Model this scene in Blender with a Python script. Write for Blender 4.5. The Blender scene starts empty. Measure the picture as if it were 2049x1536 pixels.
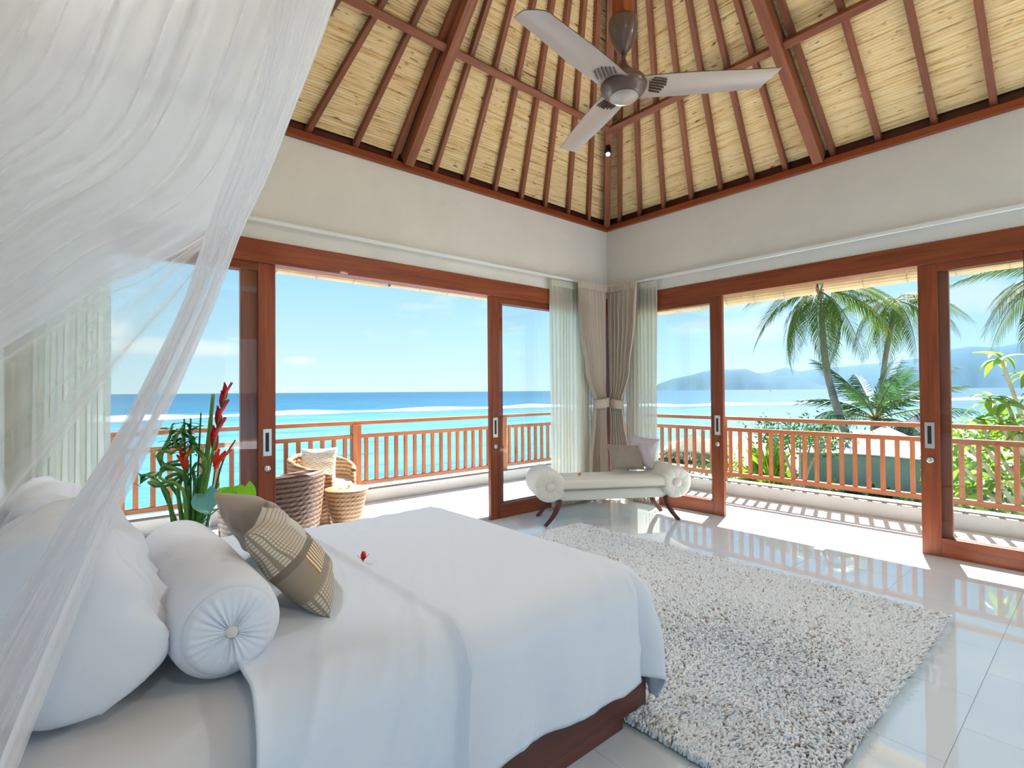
import bpy, math, random
import numpy as np
from mathutils import Matrix, Vector
from math import sin, cos, pi, radians, sqrt, hypot, atan2

random.seed(7)
rng = np.random.default_rng(7)
scn = bpy.context.scene
COL = scn.collection

# ------------------------------------------------------------------ camera
cam = bpy.data.cameras.new('camera')
cam.sensor_width = 36.0
cam.lens = 36.0 * 1039.64 / 2049.0
cam.clip_start = 0.05
cam.clip_end = 60000
co = bpy.data.objects.new('camera', cam)
COL.objects.link(co)
yaw, pitch, roll = 0.861370602, 0.0137693084, -0.00743566326
_f = Vector((cos(yaw) * cos(pitch), sin(yaw) * cos(pitch), sin(pitch)))
_r = Vector((sin(yaw), -cos(yaw), 0))
_u = _r.cross(_f)
_R = cos(roll) * _r + sin(roll) * _u
_U = cos(roll) * _u - sin(roll) * _r
m = Matrix((_R, _U, -_f)).transposed().to_4x4()
m.translation = (-5.30040, -4.27382, 1.35)
co.matrix_world = m
scn.camera = co

# ------------------------------------------------------------------ world, sun, exposure
SUN_DIR = Vector((0.72, 0.22, 1.0)).normalized()      # towards the sun
w = bpy.data.worlds.new('world')
scn.world = w
w.use_nodes = True
nt = w.node_tree
nt.nodes.clear()
N = nt.nodes.new
L = nt.links.new
out = N('ShaderNodeOutputWorld')
bg = N('ShaderNodeBackground')
bg.inputs['Strength'].default_value = 0.60
tc = N('ShaderNodeTexCoord')
sep = N('ShaderNodeSeparateXYZ')
L(tc.outputs['Generated'], sep.inputs[0])
ramp = N('ShaderNodeValToRGB')
el = ramp.color_ramp.elements
el[0].position = 0.0
el[0].color = (0.66, 0.86, 0.90, 1)
el[1].position = 1.0
el[1].color = (0.08, 0.24, 0.60, 1)
for p, c in ((0.10, (0.50, 0.77, 0.91, 1)), (0.25, (0.31, 0.62, 0.90, 1)), (0.6, (0.15, 0.40, 0.80, 1))):
    e = el.new(p)
    e.color = c
L(sep.outputs['Z'], ramp.inputs[0])
# clouds: stretched noise, mostly low over the horizon
mp = N('ShaderNodeMapping')
mp.inputs['Scale'].default_value = (3.2, 3.2, 11.0)
mp.inputs['Location'].default_value = (0.35, 0.1, 0.2)
L(tc.outputs['Generated'], mp.inputs[0])
nz = N('ShaderNodeTexNoise')
nz.inputs['Scale'].default_value = 1.7
nz.inputs['Detail'].default_value = 7
nz.inputs['Roughness'].default_value = 0.55
L(mp.outputs[0], nz.inputs['Vector'])
cr = N('ShaderNodeValToRGB')
cr.color_ramp.elements[0].position = 0.56
cr.color_ramp.elements[0].color = (0, 0, 0, 1)
cr.color_ramp.elements[1].position = 0.72
cr.color_ramp.elements[1].color = (0.75, 0.75, 0.75, 1)
L(nz.outputs[0], cr.inputs[0])
def wm(op, a, b_=None):
    n_ = N('ShaderNodeMath'); n_.operation = op
    for i_, v_ in enumerate((a, b_)):
        if v_ is None: continue
        if isinstance(v_, (int, float)): n_.inputs[i_].default_value = v_
        else: L(v_, n_.inputs[i_])
    return n_.outputs[0]
az_ = wm('ARCTAN2', sep.outputs['Y'], sep.outputs['X'])
el_ = wm('ARCSINE', sep.outputs['Z'])
nz2 = N('ShaderNodeTexNoise')
nz2.inputs['Scale'].default_value = 26
nz2.inputs['Detail'].default_value = 6
L(tc.outputs['Generated'], nz2.inputs['Vector'])
cloud = wm('MULTIPLY', cr.outputs[0], 0.6)
# fair-weather clouds low over the sea: azimuth, elevation, half width, half height (degrees), density
for ca, ce, cw, chh, cd in ((7.6, 7.4, 3.0, 1.5, 0.55), (83, 4.3, 8.5, 0.9, 0.85), (87.5, 5.6, 2.6, 1.4, 0.85), (71.5, 3.3, 1.8, 0.5, 0.6), (120, 6.5, 8, 2.0, 0.5), (-25, 6, 7, 2.0, 0.5), (160, 5, 10, 1.8, 0.5), (-80, 7, 9, 2.2, 0.5)):
    dx_ = wm('DIVIDE', wm('SUBTRACT', az_, math.radians(ca)), math.radians(cw))
    dy_ = wm('DIVIDE', wm('SUBTRACT', el_, math.radians(ce)), math.radians(chh))
    d2_ = wm('ADD', wm('MULTIPLY', dx_, dx_), wm('MULTIPLY', dy_, dy_))
    f_ = wm('SUBTRACT', wm('ADD', 0.35, wm('MULTIPLY', nz2.outputs[0], 1.6)), d2_)
    f_ = wm('MULTIPLY', wm('MINIMUM', wm('MAXIMUM', f_, 0.0), 1.0), cd)
    cloud = wm('MAXIMUM', cloud, f_)
mix = N('ShaderNodeMix')
mix.data_type = 'RGBA'
L(cloud, mix.inputs[0])
L(ramp.outputs[0], mix.inputs[6])
mix.inputs[7].default_value = (0.86, 0.93, 0.95, 1)
L(mix.outputs[2], bg.inputs['Color'])
L(bg.outputs[0], out.inputs['Surface'])

sun = bpy.data.lights.new('sun', 'SUN')
sun.energy = 12.5
sun.angle = radians(0.6)
sun.color = (1.0, 0.985, 0.965)
so = bpy.data.objects.new('sun', sun)
so.rotation_euler = SUN_DIR.to_track_quat('Z', 'Y').to_euler()
so.location = (20, 8, 30)
COL.objects.link(so)

scn.view_settings.view_transform = 'Standard'
scn.view_settings.look = 'None'
scn.view_settings.gamma = 1
scn.view_settings.use_curve_mapping = False
scn.view_settings.exposure = 1.02
cy = scn.cycles
cy.use_denoising = True
cy.use_adaptive_sampling = True
cy.adaptive_threshold = 0.02
cy.max_bounces = 8
cy.diffuse_bounces = 4
cy.glossy_bounces = 4
cy.transmission_bounces = 5
cy.transparent_max_bounces = 16
cy.volume_bounces = 0
cy.caustics_reflective = False
cy.caustics_refractive = False
cy.sample_clamp_indirect = 6.0

# ------------------------------------------------------------------ materials
def srgb(r, g, b):
    def f(c):
        c /= 255.0
        return c / 12.92 if c <= 0.04045 else ((c + 0.055) / 1.055) ** 2.4
    return (f(r), f(g), f(b), 1.0)

def new_mat(name):
    mt = bpy.data.materials.new(name)
    mt.use_nodes = True
    t = mt.node_tree
    t.nodes.clear()
    o = t.nodes.new('ShaderNodeOutputMaterial')
    return mt, t, o

def scale_c(c, k):
    return (min(1, c[0] * k), min(1, c[1] * k), min(1, c[2] * k), 1)

def mat(name, col, rough=0.6, spec=0.4, metal=0.0, noise=None, bump=None, stretch=(1, 1, 1), coat=0.0,
        transl=0.0, rand=0.0, col2=None, sheen=0.0, coords='Object'):
    mt, t, o = new_mat(name)
    b = t.nodes.new('ShaderNodeBsdfPrincipled')
    b.inputs['Roughness'].default_value = rough
    b.inputs['Specular IOR Level'].default_value = spec
    b.inputs['Metallic'].default_value = metal
    b.inputs['Coat Weight'].default_value = coat
    if sheen:
        b.inputs['Sheen Weight'].default_value = sheen
    b.inputs['Base Color'].default_value = col
    tcn = t.nodes.new('ShaderNodeTexCoord')
    mpn = t.nodes.new('ShaderNodeMapping')
    mpn.inputs['Scale'].default_value = stretch
    t.links.new(tcn.outputs[coords], mpn.inputs[0])
    colsock = None
    if noise:
        n = t.nodes.new('ShaderNodeTexNoise')
        n.inputs['Scale'].default_value = noise[0]
        n.inputs['Detail'].default_value = 6
        n.inputs['Roughness'].default_value = 0.6
        t.links.new(mpn.outputs[0], n.inputs['Vector'])
        r = t.nodes.new('ShaderNodeValToRGB')
        r.color_ramp.elements[0].position = 0.32
        r.color_ramp.elements[1].position = 0.68
        r.color_ramp.elements[0].color = scale_c(col, 1 - noise[1])
        r.color_ramp.elements[1].color = col2 if col2 else scale_c(col, 1 + noise[1])
        t.links.new(n.outputs[0], r.inputs[0])
        colsock = r.outputs[0]
    if rand:
        oi = t.nodes.new('ShaderNodeObjectInfo')
        mr = t.nodes.new('ShaderNodeMapRange')
        mr.inputs['To Min'].default_value = 1 - rand
        mr.inputs['To Max'].default_value = 1 + rand
        t.links.new(oi.outputs['Random'], mr.inputs['Value'])
        hv = t.nodes.new('ShaderNodeHueSaturation')
        if colsock:
            t.links.new(colsock, hv.inputs['Color'])
        else:
            hv.inputs['Color'].default_value = col
        t.links.new(mr.outputs[0], hv.inputs['Value'])
        colsock = hv.outputs[0]
    if colsock:
        t.links.new(colsock, b.inputs['Base Color'])
    if bump:
        n2 = t.nodes.new('ShaderNodeTexNoise')
        n2.inputs['Scale'].default_value = bump[0]
        n2.inputs['Detail'].default_value = 4
        t.links.new(mpn.outputs[0], n2.inputs['Vector'])
        bp = t.nodes.new('ShaderNodeBump')
        bp.inputs['Strength'].default_value = bump[1]
        bp.inputs['Distance'].default_value = bump[2] if len(bump) > 2 else 0.01
        t.links.new(n2.outputs[0], bp.inputs['Height'])
        t.links.new(bp.outputs[0], b.inputs['Normal'])
    if transl:
        tr = t.nodes.new('ShaderNodeBsdfTranslucent')
        if colsock:
            t.links.new(colsock, tr.inputs[0])
        else:
            tr.inputs[0].default_value = col
        mx = t.nodes.new('ShaderNodeMixShader')
        mx.inputs[0].default_value = transl
        t.links.new(b.outputs[0], mx.inputs[1])
        t.links.new(tr.outputs[0], mx.inputs[2])
        t.links.new(mx.outputs[0], o.inputs['Surface'])
    else:
        t.links.new(b.outputs[0], o.inputs['Surface'])
    return mt

def wood(name, c1, c2, rough=0.42, coat=0.04):
    # grain runs along the local X of the piece
    mt, t, o = new_mat(name)
    b = t.nodes.new('ShaderNodeBsdfPrincipled')
    b.inputs['Roughness'].default_value = rough
    b.inputs['Coat Weight'].default_value = coat
    b.inputs['Specular IOR Level'].default_value = 0.35
    tcn = t.nodes.new('ShaderNodeTexCoord')
    oi = t.nodes.new('ShaderNodeObjectInfo')
    mpn = t.nodes.new('ShaderNodeMapping')
    mpn.inputs['Scale'].default_value = (1.6, 22, 22)
    t.links.new(tcn.outputs['Object'], mpn.inputs[0])
    cmb = t.nodes.new('ShaderNodeMath')
    cmb.operation = 'MULTIPLY'
    cmb.inputs[1].default_value = 40
    t.links.new(oi.outputs['Random'], cmb.inputs[0])
    t.links.new(cmb.outputs[0], mpn.inputs['Location'])
    n = t.nodes.new('ShaderNodeTexNoise')
    n.inputs['Scale'].default_value = 1.0
    n.inputs['Detail'].default_value = 7
    n.inputs['Distortion'].default_value = 0.6
    t.links.new(mpn.outputs[0], n.inputs['Vector'])
    r = t.nodes.new('ShaderNodeValToRGB')
    r.color_ramp.elements[0].position = 0.3
    r.color_ramp.elements[1].position = 0.7
    r.color_ramp.elements[0].color = c1
    r.color_ramp.elements[1].color = c2
    t.links.new(n.outputs[0], r.inputs[0])
    mr = t.nodes.new('ShaderNodeMapRange')
    mr.inputs['To Min'].default_value = 0.88
    mr.inputs['To Max'].default_value = 1.12
    t.links.new(oi.outputs['Random'], mr.inputs['Value'])
    hv = t.nodes.new('ShaderNodeHueSaturation')
    t.links.new(r.outputs[0], hv.inputs['Color'])
    t.links.new(mr.outputs[0], hv.inputs['Value'])
    t.links.new(hv.outputs[0], b.inputs['Base Color'])
    bp = t.nodes.new('ShaderNodeBump')
    bp.inputs['Strength'].default_value = 0.08
    bp.inputs['Distance'].default_value = 0.004
    t.links.new(n.outputs[0], bp.inputs['Height'])
    t.links.new(bp.outputs[0], b.inputs['Normal'])
    t.links.new(b.outputs[0], o.inputs['Surface'])
    return mt

def net_mat(name, col, alpha, transl=0.5):
    # thin gauze: the more slanted the cloth, the more threads overlap
    mt, t, o = new_mat(name)
    g = t.nodes.new('ShaderNodeNewGeometry')
    dot = t.nodes.new('ShaderNodeVectorMath')
    dot.operation = 'DOT_PRODUCT'
    t.links.new(g.outputs['Normal'], dot.inputs[0])
    t.links.new(g.outputs['Incoming'], dot.inputs[1])
    ab = t.nodes.new('ShaderNodeMath'); ab.operation = 'ABSOLUTE'
    t.links.new(dot.outputs['Value'], ab.inputs[0])
    mx = t.nodes.new('ShaderNodeMath'); mx.operation = 'MAXIMUM'
    mx.inputs[1].default_value = 0.08
    t.links.new(ab.outputs[0], mx.inputs[0])
    dv = t.nodes.new('ShaderNodeMath'); dv.operation = 'DIVIDE'
    dv.inputs[0].default_value = 1.0
    t.links.new(mx.outputs[0], dv.inputs[1])
    pw = t.nodes.new('ShaderNodeMath'); pw.operation = 'POWER'
    pw.inputs[0].default_value = 1 - alpha
    t.links.new(dv.outputs[0], pw.inputs[1])
    tr = t.nodes.new('ShaderNodeBsdfTransparent')
    d = t.nodes.new('ShaderNodeBsdfDiffuse'); d.inputs[0].default_value = col
    tl = t.nodes.new('ShaderNodeBsdfTranslucent'); tl.inputs[0].default_value = col
    m1 = t.nodes.new('ShaderNodeMixShader'); m1.inputs[0].default_value = transl
    t.links.new(d.outputs[0], m1.inputs[1]); t.links.new(tl.outputs[0], m1.inputs[2])
    m2 = t.nodes.new('ShaderNodeMixShader')
    t.links.new(pw.outputs[0], m2.inputs[0])
    t.links.new(m1.outputs[0], m2.inputs[1]); t.links.new(tr.outputs[0], m2.inputs[2])
    t.links.new(m2.outputs[0], o.inputs['Surface'])
    return mt

def glass_mat(name, tint=(0.97, 0.99, 0.99, 1), ior=1.45):
    mt, t, o = new_mat(name)
    # Schlick reflectance, the same from both sides of the thin pane
    g = t.nodes.new('ShaderNodeNewGeometry')
    dot = t.nodes.new('ShaderNodeVectorMath'); dot.operation = 'DOT_PRODUCT'
    t.links.new(g.outputs['Normal'], dot.inputs[0]); t.links.new(g.outputs['Incoming'], dot.inputs[1])
    def mth(op, a, b_):
        n = t.nodes.new('ShaderNodeMath'); n.operation = op
        for i, v in enumerate((a, b_)):
            if v is None: continue
            if isinstance(v, (int, float)): n.inputs[i].default_value = v
            else: t.links.new(v, n.inputs[i])
        return n.outputs[0]
    f0 = ((ior - 1) / (ior + 1)) ** 2
    p5 = mth('POWER', mth('SUBTRACT', 1.0, mth('ABSOLUTE', dot.outputs['Value'], None)), 5.0)
    fres = mth('ADD', f0, mth('MULTIPLY', p5, 1 - f0))
    tr = t.nodes.new('ShaderNodeBsdfTransparent'); tr.inputs[0].default_value = tint
    gl = t.nodes.new('ShaderNodeBsdfGlossy'); gl.inputs['Roughness'].default_value = 0.0
    mx = t.nodes.new('ShaderNodeMixShader')
    t.links.new(fres, mx.inputs[0])
    t.links.new(tr.outputs[0], mx.inputs[1]); t.links.new(gl.outputs[0], mx.inputs[2])
    t.links.new(mx.outputs[0], o.inputs['Surface'])
    return mt

MT = {}
MT['wall'] = mat('wall_plaster', srgb(232, 226, 219), 0.85, 0.2, noise=(3, 0.03), bump=(60, 0.06))
MT['red_wood'] = wood('red_brown_wood', srgb(118, 53, 28), srgb(154, 78, 43))
MT['roof_wood'] = wood('roof_wood', srgb(122, 68, 44), srgb(154, 93, 64), 0.5, 0.05)
MT['plate_wood'] = wood('plate_wood', srgb(126, 54, 22), srgb(154, 72, 32), 0.45, 0.1)
MT['deck_wood'] = wood('railing_wood', srgb(146, 84, 50), srgb(178, 110, 68), 0.5, 0.05)
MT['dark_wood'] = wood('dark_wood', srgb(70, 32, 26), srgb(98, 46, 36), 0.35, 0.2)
MT['bed_wood'] = wood('bed_wood', srgb(88, 44, 36), srgb(112, 60, 48), 0.35, 0.2)
MT['tile'] = mat('polished_tile', srgb(228, 238, 244), 0.03, 0.5, noise=(1.6, 0.03), rand=0.015)
for n_ in MT['tile'].node_tree.nodes:
    if n_.type == 'BSDF_PRINCIPLED': n_.inputs['IOR'].default_value = 1.9
MT['grout'] = mat('grout', srgb(186, 184, 178), 0.8)
MT['deck'] = mat('deck_stone', srgb(238, 238, 236), 0.5, 0.3, noise=(2.0, 0.03))
MT['kerb'] = mat('kerb_plaster', srgb(186, 183, 178), 0.8, 0.2, noise=(3, 0.04))
MT['white'] = mat('white_paint', srgb(236, 238, 234), 0.5)
MT['soffit'] = mat('soffit', srgb(214, 196, 160), 0.8, noise=(20, 0.1))
MT['blind'] = mat('bamboo_blind', srgb(222, 198, 158), 0.6, noise=(4, 0.12), stretch=(1, 1, 1))
MT['cord'] = mat('dark_cord', srgb(60, 50, 44), 0.8)
MT['linen'] = mat('white_linen', srgb(228, 234, 244), 0.75, 0.2, bump=(5, 0.22, 0.03), sheen=0.1)
MT['pillow'] = mat('white_cotton', srgb(232, 233, 240), 0.75, 0.2, bump=(5, 0.35, 0.03), sheen=0.1)
MT['mattress'] = mat('mattress_sheet', srgb(228, 224, 222), 0.8, 0.2, bump=(7, 0.08, 0.02))
MT['sheer'] = net_mat('sheer_curtain', srgb(240, 240, 228), 0.88, 0.55)
MT['drape'] = mat('beige_drape', srgb(204, 188, 172), 0.5, 0.4, bump=(120, 0.05), sheen=0.2, transl=0.08)
MT['net_thin'] = net_mat('net_thin', (0.90, 0.90, 0.91, 1), 0.14)
MT['net'] = net_mat('net_gauze', (0.90, 0.90, 0.91, 1), 0.42)
MT['net_strip'] = net_mat('net_strip', (0.93, 0.92, 0.95, 1), 0.42)
MT['bench'] = mat('bench_velvet', srgb(226, 221, 210), 0.7, 0.2, bump=(14, 0.10, 0.02), sheen=0.25)
MT['silver'] = mat('brushed_steel', srgb(205, 205, 205), 0.3, 0.5, metal=0.85)
MT['black'] = mat('black_plastic', srgb(28, 24, 24), 0.4)
MT['dark_recess'] = mat('dark_recess', srgb(40, 38, 38), 0.5)
MT['fan_brown'] = mat('fan_brown', srgb(98, 72, 62), 0.35, 0.5, coat=0.2)
MT['fan_blade'] = mat('fan_blade', srgb(178, 160, 150), 0.35, 0.5)
MT['cap'] = mat('fan_cap', srgb(176, 160, 150), 0.35, 0.5)
MT['glass'] = glass_mat('door_glass')
MT['vase_glass'] = glass_mat('vase_glass', (0.93, 0.98, 0.97, 1), 1.35)
def wicker(name, c1, c2):
    mt, t, o = new_mat(name)
    b = t.nodes.new('ShaderNodeBsdfPrincipled'); b.inputs['Roughness'].default_value = 0.5
    tcn = t.nodes.new('ShaderNodeTexCoord'); sp = t.nodes.new('ShaderNodeSeparateXYZ')
    t.links.new(tcn.outputs['Object'], sp.inputs[0])
    m1 = t.nodes.new('ShaderNodeMath'); m1.operation = 'MULTIPLY'; m1.inputs[1].default_value = 1 / 0.042
    t.links.new(sp.outputs['Z'], m1.inputs[0])
    fr_ = t.nodes.new('ShaderNodeMath'); fr_.operation = 'FRACT'; t.links.new(m1.outputs[0], fr_.inputs[0])
    n = t.nodes.new('ShaderNodeTexNoise'); n.inputs['Scale'].default_value = 40; n.inputs['Detail'].default_value = 3
    t.links.new(tcn.outputs['Object'], n.inputs['Vector'])
    ad = t.nodes.new('ShaderNodeMath'); ad.operation = 'MULTIPLY_ADD'; ad.inputs[1].default_value = 0.7
    t.links.new(n.outputs[0], ad.inputs[0]); t.links.new(fr_.outputs[0], ad.inputs[2])
    r = t.nodes.new('ShaderNodeValToRGB')
    r.color_ramp.elements[0].position = 0.55; r.color_ramp.elements[0].color = c1
    r.color_ramp.elements[1].position = 1.05; r.color_ramp.elements[1].color = c2
    t.links.new(ad.outputs[0], r.inputs[0]); t.links.new(r.outputs[0], b.inputs['Base Color'])
    t.links.new(b.outputs[0], o.inputs['Surface'])
    return mt
MT['wicker_dark'] = wicker('dark_weave', srgb(62, 46, 42), srgb(150, 116, 92))
MT['wicker_light'] = wicker('light_weave', srgb(104, 76, 52), srgb(168, 130, 92))
MT['cushion_white'] = mat('outdoor_cushion', srgb(238, 236, 230), 0.8)
MT['taupe'] = mat('taupe_fabric', srgb(158, 140, 122), 0.55, 0.3, bump=(200, 0.06), sheen=0.2)
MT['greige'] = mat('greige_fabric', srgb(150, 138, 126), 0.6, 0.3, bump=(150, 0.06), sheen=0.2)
MT['lavender'] = mat('lavender_fabric', srgb(208, 198, 206), 0.6, 0.3, sheen=0.2)
MT['green'] = mat('stem_green', srgb(96, 146, 56), 0.45, 0.5, noise=(14, 0.25))
MT['dark_green'] = mat('dark_green', srgb(44, 116, 48), 0.4, 0.5, noise=(10, 0.25), transl=0.2)
MT['lime'] = mat('lime_leaf', srgb(142, 206, 40), 0.45, 0.4, transl=0.35)
MT['teal_leaf'] = mat('teal_leaf', srgb(90, 160, 150), 0.35, 0.5, transl=0.2)
MT['red'] = mat('red_bract', srgb(206, 36, 58), 0.4, 0.5, noise=(18, 0.2), transl=0.2)
MT['orange_red'] = mat('orange_bract', srgb(236, 62, 20), 0.4, 0.5, noise=(18, 0.15), transl=0.25)
MT['petal_red'] = mat('petal_red', srgb(206, 30, 60), 0.5, transl=0.2)
MT['petal_yellow'] = mat('petal_yellow', srgb(250, 190, 40), 0.5, transl=0.2)
MT['petal_white'] = mat('petal_white', srgb(248, 244, 226), 0.5, transl=0.2)
MT['petal_orange'] = mat('petal_orange', srgb(240, 130, 70), 0.5, transl=0.2)
MT['bark'] = mat('palm_bark', srgb(150, 138, 128), 0.85, noise=(9, 0.25), stretch=(1, 1, 3))
MT['frond'] = mat('palm_frond', srgb(84, 106, 46), 0.6, 0.2, noise=(0.9, 0.3), transl=0.35, rand=0.2)
MT['frond_teal'] = mat('young_frond', srgb(66, 100, 58), 0.6, 0.2, noise=(0.9, 0.25), transl=0.35, rand=0.2)
MT['rachis'] = mat('frond_rib', srgb(136, 128, 70), 0.5)
MT['shrub_lime'] = mat('shrub_lime', srgb(128, 156, 44), 0.5, noise=(1.5, 0.25), transl=0.4)
MT['shrub_green'] = mat('shrub_green', srgb(62, 104, 42), 0.5, noise=(1.5, 0.3), transl=0.35)
MT['shrub_dark'] = mat('shrub_dark', srgb(38, 68, 36), 0.5, noise=(1.5, 0.3), transl=0.3)
MT['shrub_yellow'] = mat('shrub_yellow', srgb(172, 166, 96), 0.5, noise=(1.5, 0.2), transl=0.4)
MT['magenta'] = mat('magenta_flower', srgb(206, 40, 130), 0.5, transl=0.3)
MT['frangi_leaf'] = mat('frangipani_leaf', srgb(140, 172, 56), 0.4, 0.5, noise=(5, 0.2), transl=0.55, rand=0.2)
MT['branch'] = mat('pale_branch', srgb(188, 176, 160), 0.8, noise=(12, 0.15))
MT['thatch'] = mat('thatch', srgb(140, 128, 106), 0.9, noise=(9, 0.3), stretch=(3, 3, 0.6))
MT['thatch_grey'] = mat('thatch_grey', srgb(104, 106, 110), 0.9, noise=(9, 0.3), stretch=(3, 3, 0.6))
MT['canvas'] = mat('white_canvas', srgb(190, 186, 184), 0.8)
MT['greenwall'] = mat('grey_green_wall', srgb(126, 148, 144), 0.8, noise=(1.2, 0.12))
MT['grass'] = mat('lawn', srgb(110, 132, 62), 0.9, noise=(1.2, 0.25), col2=srgb(168, 160, 132))
MT['paving'] = mat('white_paving', srgb(176, 174, 172), 0.7, noise=(1.5, 0.08))
MT['poolblue'] = mat('pool_blue', srgb(70, 160, 200), 0.2)
MT['foam'] = mat('sea_foam', srgb(200, 206, 208), 0.8, noise=(0.3, 0.06))
MT['mountain'] = mat('hazed_hills', srgb(62, 84, 94), 0.95, 0.05, noise=(0.0016, 0.08), coords='Object')  # bluish base colour holds part of the distance haze
MT['boat'] = mat('boat_white', srgb(200, 198, 190), 0.5)

# sea: turquoise over the reef, deeper blue beyond the surf
mt, t, o = new_mat('sea_water')
b = t.nodes.new('ShaderNodeBsdfPrincipled')
b.inputs['Roughness'].default_value = 0.35
b.inputs['Specular IOR Level'].default_value = 0.10
g = t.nodes.new('ShaderNodeNewGeometry')
ln = t.nodes.new('ShaderNodeVectorMath'); ln.operation = 'LENGTH'
t.links.new(g.outputs['Position'], ln.inputs[0])
nn = t.nodes.new('ShaderNodeTexNoise')
nn.inputs['Scale'].default_value = 1.0
nn.inputs['Detail'].default_value = 5
mpn = t.nodes.new('ShaderNodeMapping')
mpn.inputs['Scale'].default_value = (0.012, 0.06, 1)
mpn.inputs['Rotation'].default_value = (0, 0, radians(40))
t.links.new(g.outputs['Position'], mpn.inputs[0])
t.links.new(mpn.outputs[0], nn.inputs['Vector'])
ms = t.nodes.new('ShaderNodeMapRange')
ms.inputs['From Min'].default_value = 0; ms.inputs['From Max'].default_value = 1
ms.inputs['To Min'].default_value = -45; ms.inputs['To Max'].default_value = 45
t.links.new(nn.outputs[0], ms.inputs['Value'])
ad = t.nodes.new('ShaderNodeMath'); ad.operation = 'ADD'
t.links.new(ln.outputs['Value'], ad.inputs[0]); t.links.new(ms.outputs[0], ad.inputs[1])
mr = t.nodes.new('ShaderNodeMapRange')
mr.inputs['From Min'].default_value = 0; mr.inputs['From Max'].default_value = 600
t.links.new(ad.outputs[0], mr.inputs['Value'])
r = t.nodes.new('ShaderNodeValToRGB')
e = r.color_ramp.elements
e[0].position = 0.0; e[0].color = (0.056, 0.16, 0.20, 1)
e[1].position = 1.0; e[1].color = (0.004, 0.046, 0.092, 1)
for p, c in ((0.10, (0.052, 0.152, 0.192, 1)), (0.22, (0.036, 0.12, 0.165, 1)), (0.33, (0.010, 0.066, 0.115, 1))):
    q = e.new(p); q.color = c
t.links.new(mr.outputs[0], r.inputs[0])
n3 = t.nodes.new('ShaderNodeTexNoise'); n3.inputs['Scale'].default_value = 1.0; n3.inputs['Detail'].default_value = 7; n3.inputs['Roughness'].default_value = 0.7
mp3 = t.nodes.new('ShaderNodeMapping'); mp3.inputs['Scale'].default_value = (0.05, 0.22, 1); mp3.inputs['Rotation'].default_value = (0, 0, radians(35))
t.links.new(g.outputs['Position'], mp3.inputs[0]); t.links.new(mp3.outputs[0], n3.inputs['Vector'])
r3 = t.nodes.new('ShaderNodeMapRange'); r3.inputs['From Min'].default_value = 0.3; r3.inputs['From Max'].default_value = 0.7
r3.inputs['To Min'].default_value = 0.62; r3.inputs['To Max'].default_value = 1.55
t.links.new(n3.outputs[0], r3.inputs['Value'])
hv3 = t.nodes.new('ShaderNodeHueSaturation'); t.links.new(r.outputs[0], hv3.inputs['Color']); t.links.new(r3.outputs[0], hv3.inputs['Value'])
t.links.new(hv3.outputs[0], b.inputs['Base Color'])
n2 = t.nodes.new('ShaderNodeTexNoise'); n2.inputs['Scale'].default_value = 0.9; n2.inputs['Detail'].default_value = 6
mp2 = t.nodes.new('ShaderNodeMapping'); mp2.inputs['Scale'].default_value = (0.6, 1.6, 1); mp2.inputs['Rotation'].default_value = (0, 0, radians(40))
t.links.new(g.outputs['Position'], mp2.inputs[0]); t.links.new(mp2.outputs[0], n2.inputs['Vector'])
bp = t.nodes.new('ShaderNodeBump'); bp.inputs['Strength'].default_value = 0.7; bp.inputs['Distance'].default_value = 0.35
t.links.new(n2.outputs[0], bp.inputs['Height']); t.links.new(bp.outputs[0], b.inputs['Normal'])
t.links.new(b.outputs[0], o.inputs['Surface'])
MT['sea'] = mt

# reed matting: UV (metres along the reed, metres up the slope)
mt, t, o = new_mat('reed_matting')
b = t.nodes.new('ShaderNodeBsdfPrincipled'); b.inputs['Roughness'].default_value = 0.7
b.inputs['Specular IOR Level'].default_value = 0.2
uv = t.nodes.new('ShaderNodeUVMap'); uv.uv_map = 'uv'
mpn = t.nodes.new('ShaderNodeMapping'); mpn.inputs['Scale'].default_value = (1.8, 52, 1)
t.links.new(uv.outputs[0], mpn.inputs[0])
n = t.nodes.new('ShaderNodeTexNoise'); n.inputs['Scale'].default_value = 1; n.inputs['Detail'].default_value = 5
n.inputs['Roughness'].default_value = 0.65
t.links.new(mpn.outputs[0], n.inputs['Vector'])
r = t.nodes.new('ShaderNodeValToRGB')
e = r.color_ramp.elements
e[0].position = 0.29; e[0].color = srgb(128, 88, 46)
e[1].position = 0.80; e[1].color = srgb(248, 232, 192)
for p, c in ((0.40, srgb(224, 184, 126)), (0.48, srgb(242, 208, 152)), (0.64, srgb(248, 222, 174))):
    q = e.new(p); q.color = c
t.links.new(n.outputs[0], r.inputs[0])
mp2 = t.nodes.new('ShaderNodeMapping'); mp2.inputs['Scale'].default_value = (9, 45, 1)
t.links.new(uv.outputs[0], mp2.inputs[0])
n2 = t.nodes.new('ShaderNodeTexNoise'); n2.inputs['Scale'].default_value = 1; n2.inputs['Detail'].default_value = 2
t.links.new(mp2.outputs[0], n2.inputs['Vector'])
r2 = t.nodes.new('ShaderNodeValToRGB')
r2.color_ramp.elements[0].position = 0.27; r2.color_ramp.elements[0].color = (0.12, 0.07, 0.03, 1)
r2.color_ramp.elements[1].position = 0.37; r2.color_ramp.elements[1].color = (1, 1, 1, 1)
t.links.new(n2.outputs[0], r2.inputs[0])
mx = t.nodes.new('ShaderNodeMix'); mx.data_type = 'RGBA'; mx.blend_type = 'MULTIPLY'; mx.inputs[0].default_value = 0.8
t.links.new(r.outputs[0], mx.inputs[6]); t.links.new(r2.outputs[0], mx.inputs[7])
t.links.new(mx.outputs[2], b.inputs['Base Color'])
t.links.new(b.outputs[0], o.inputs['Surface'])
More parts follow.
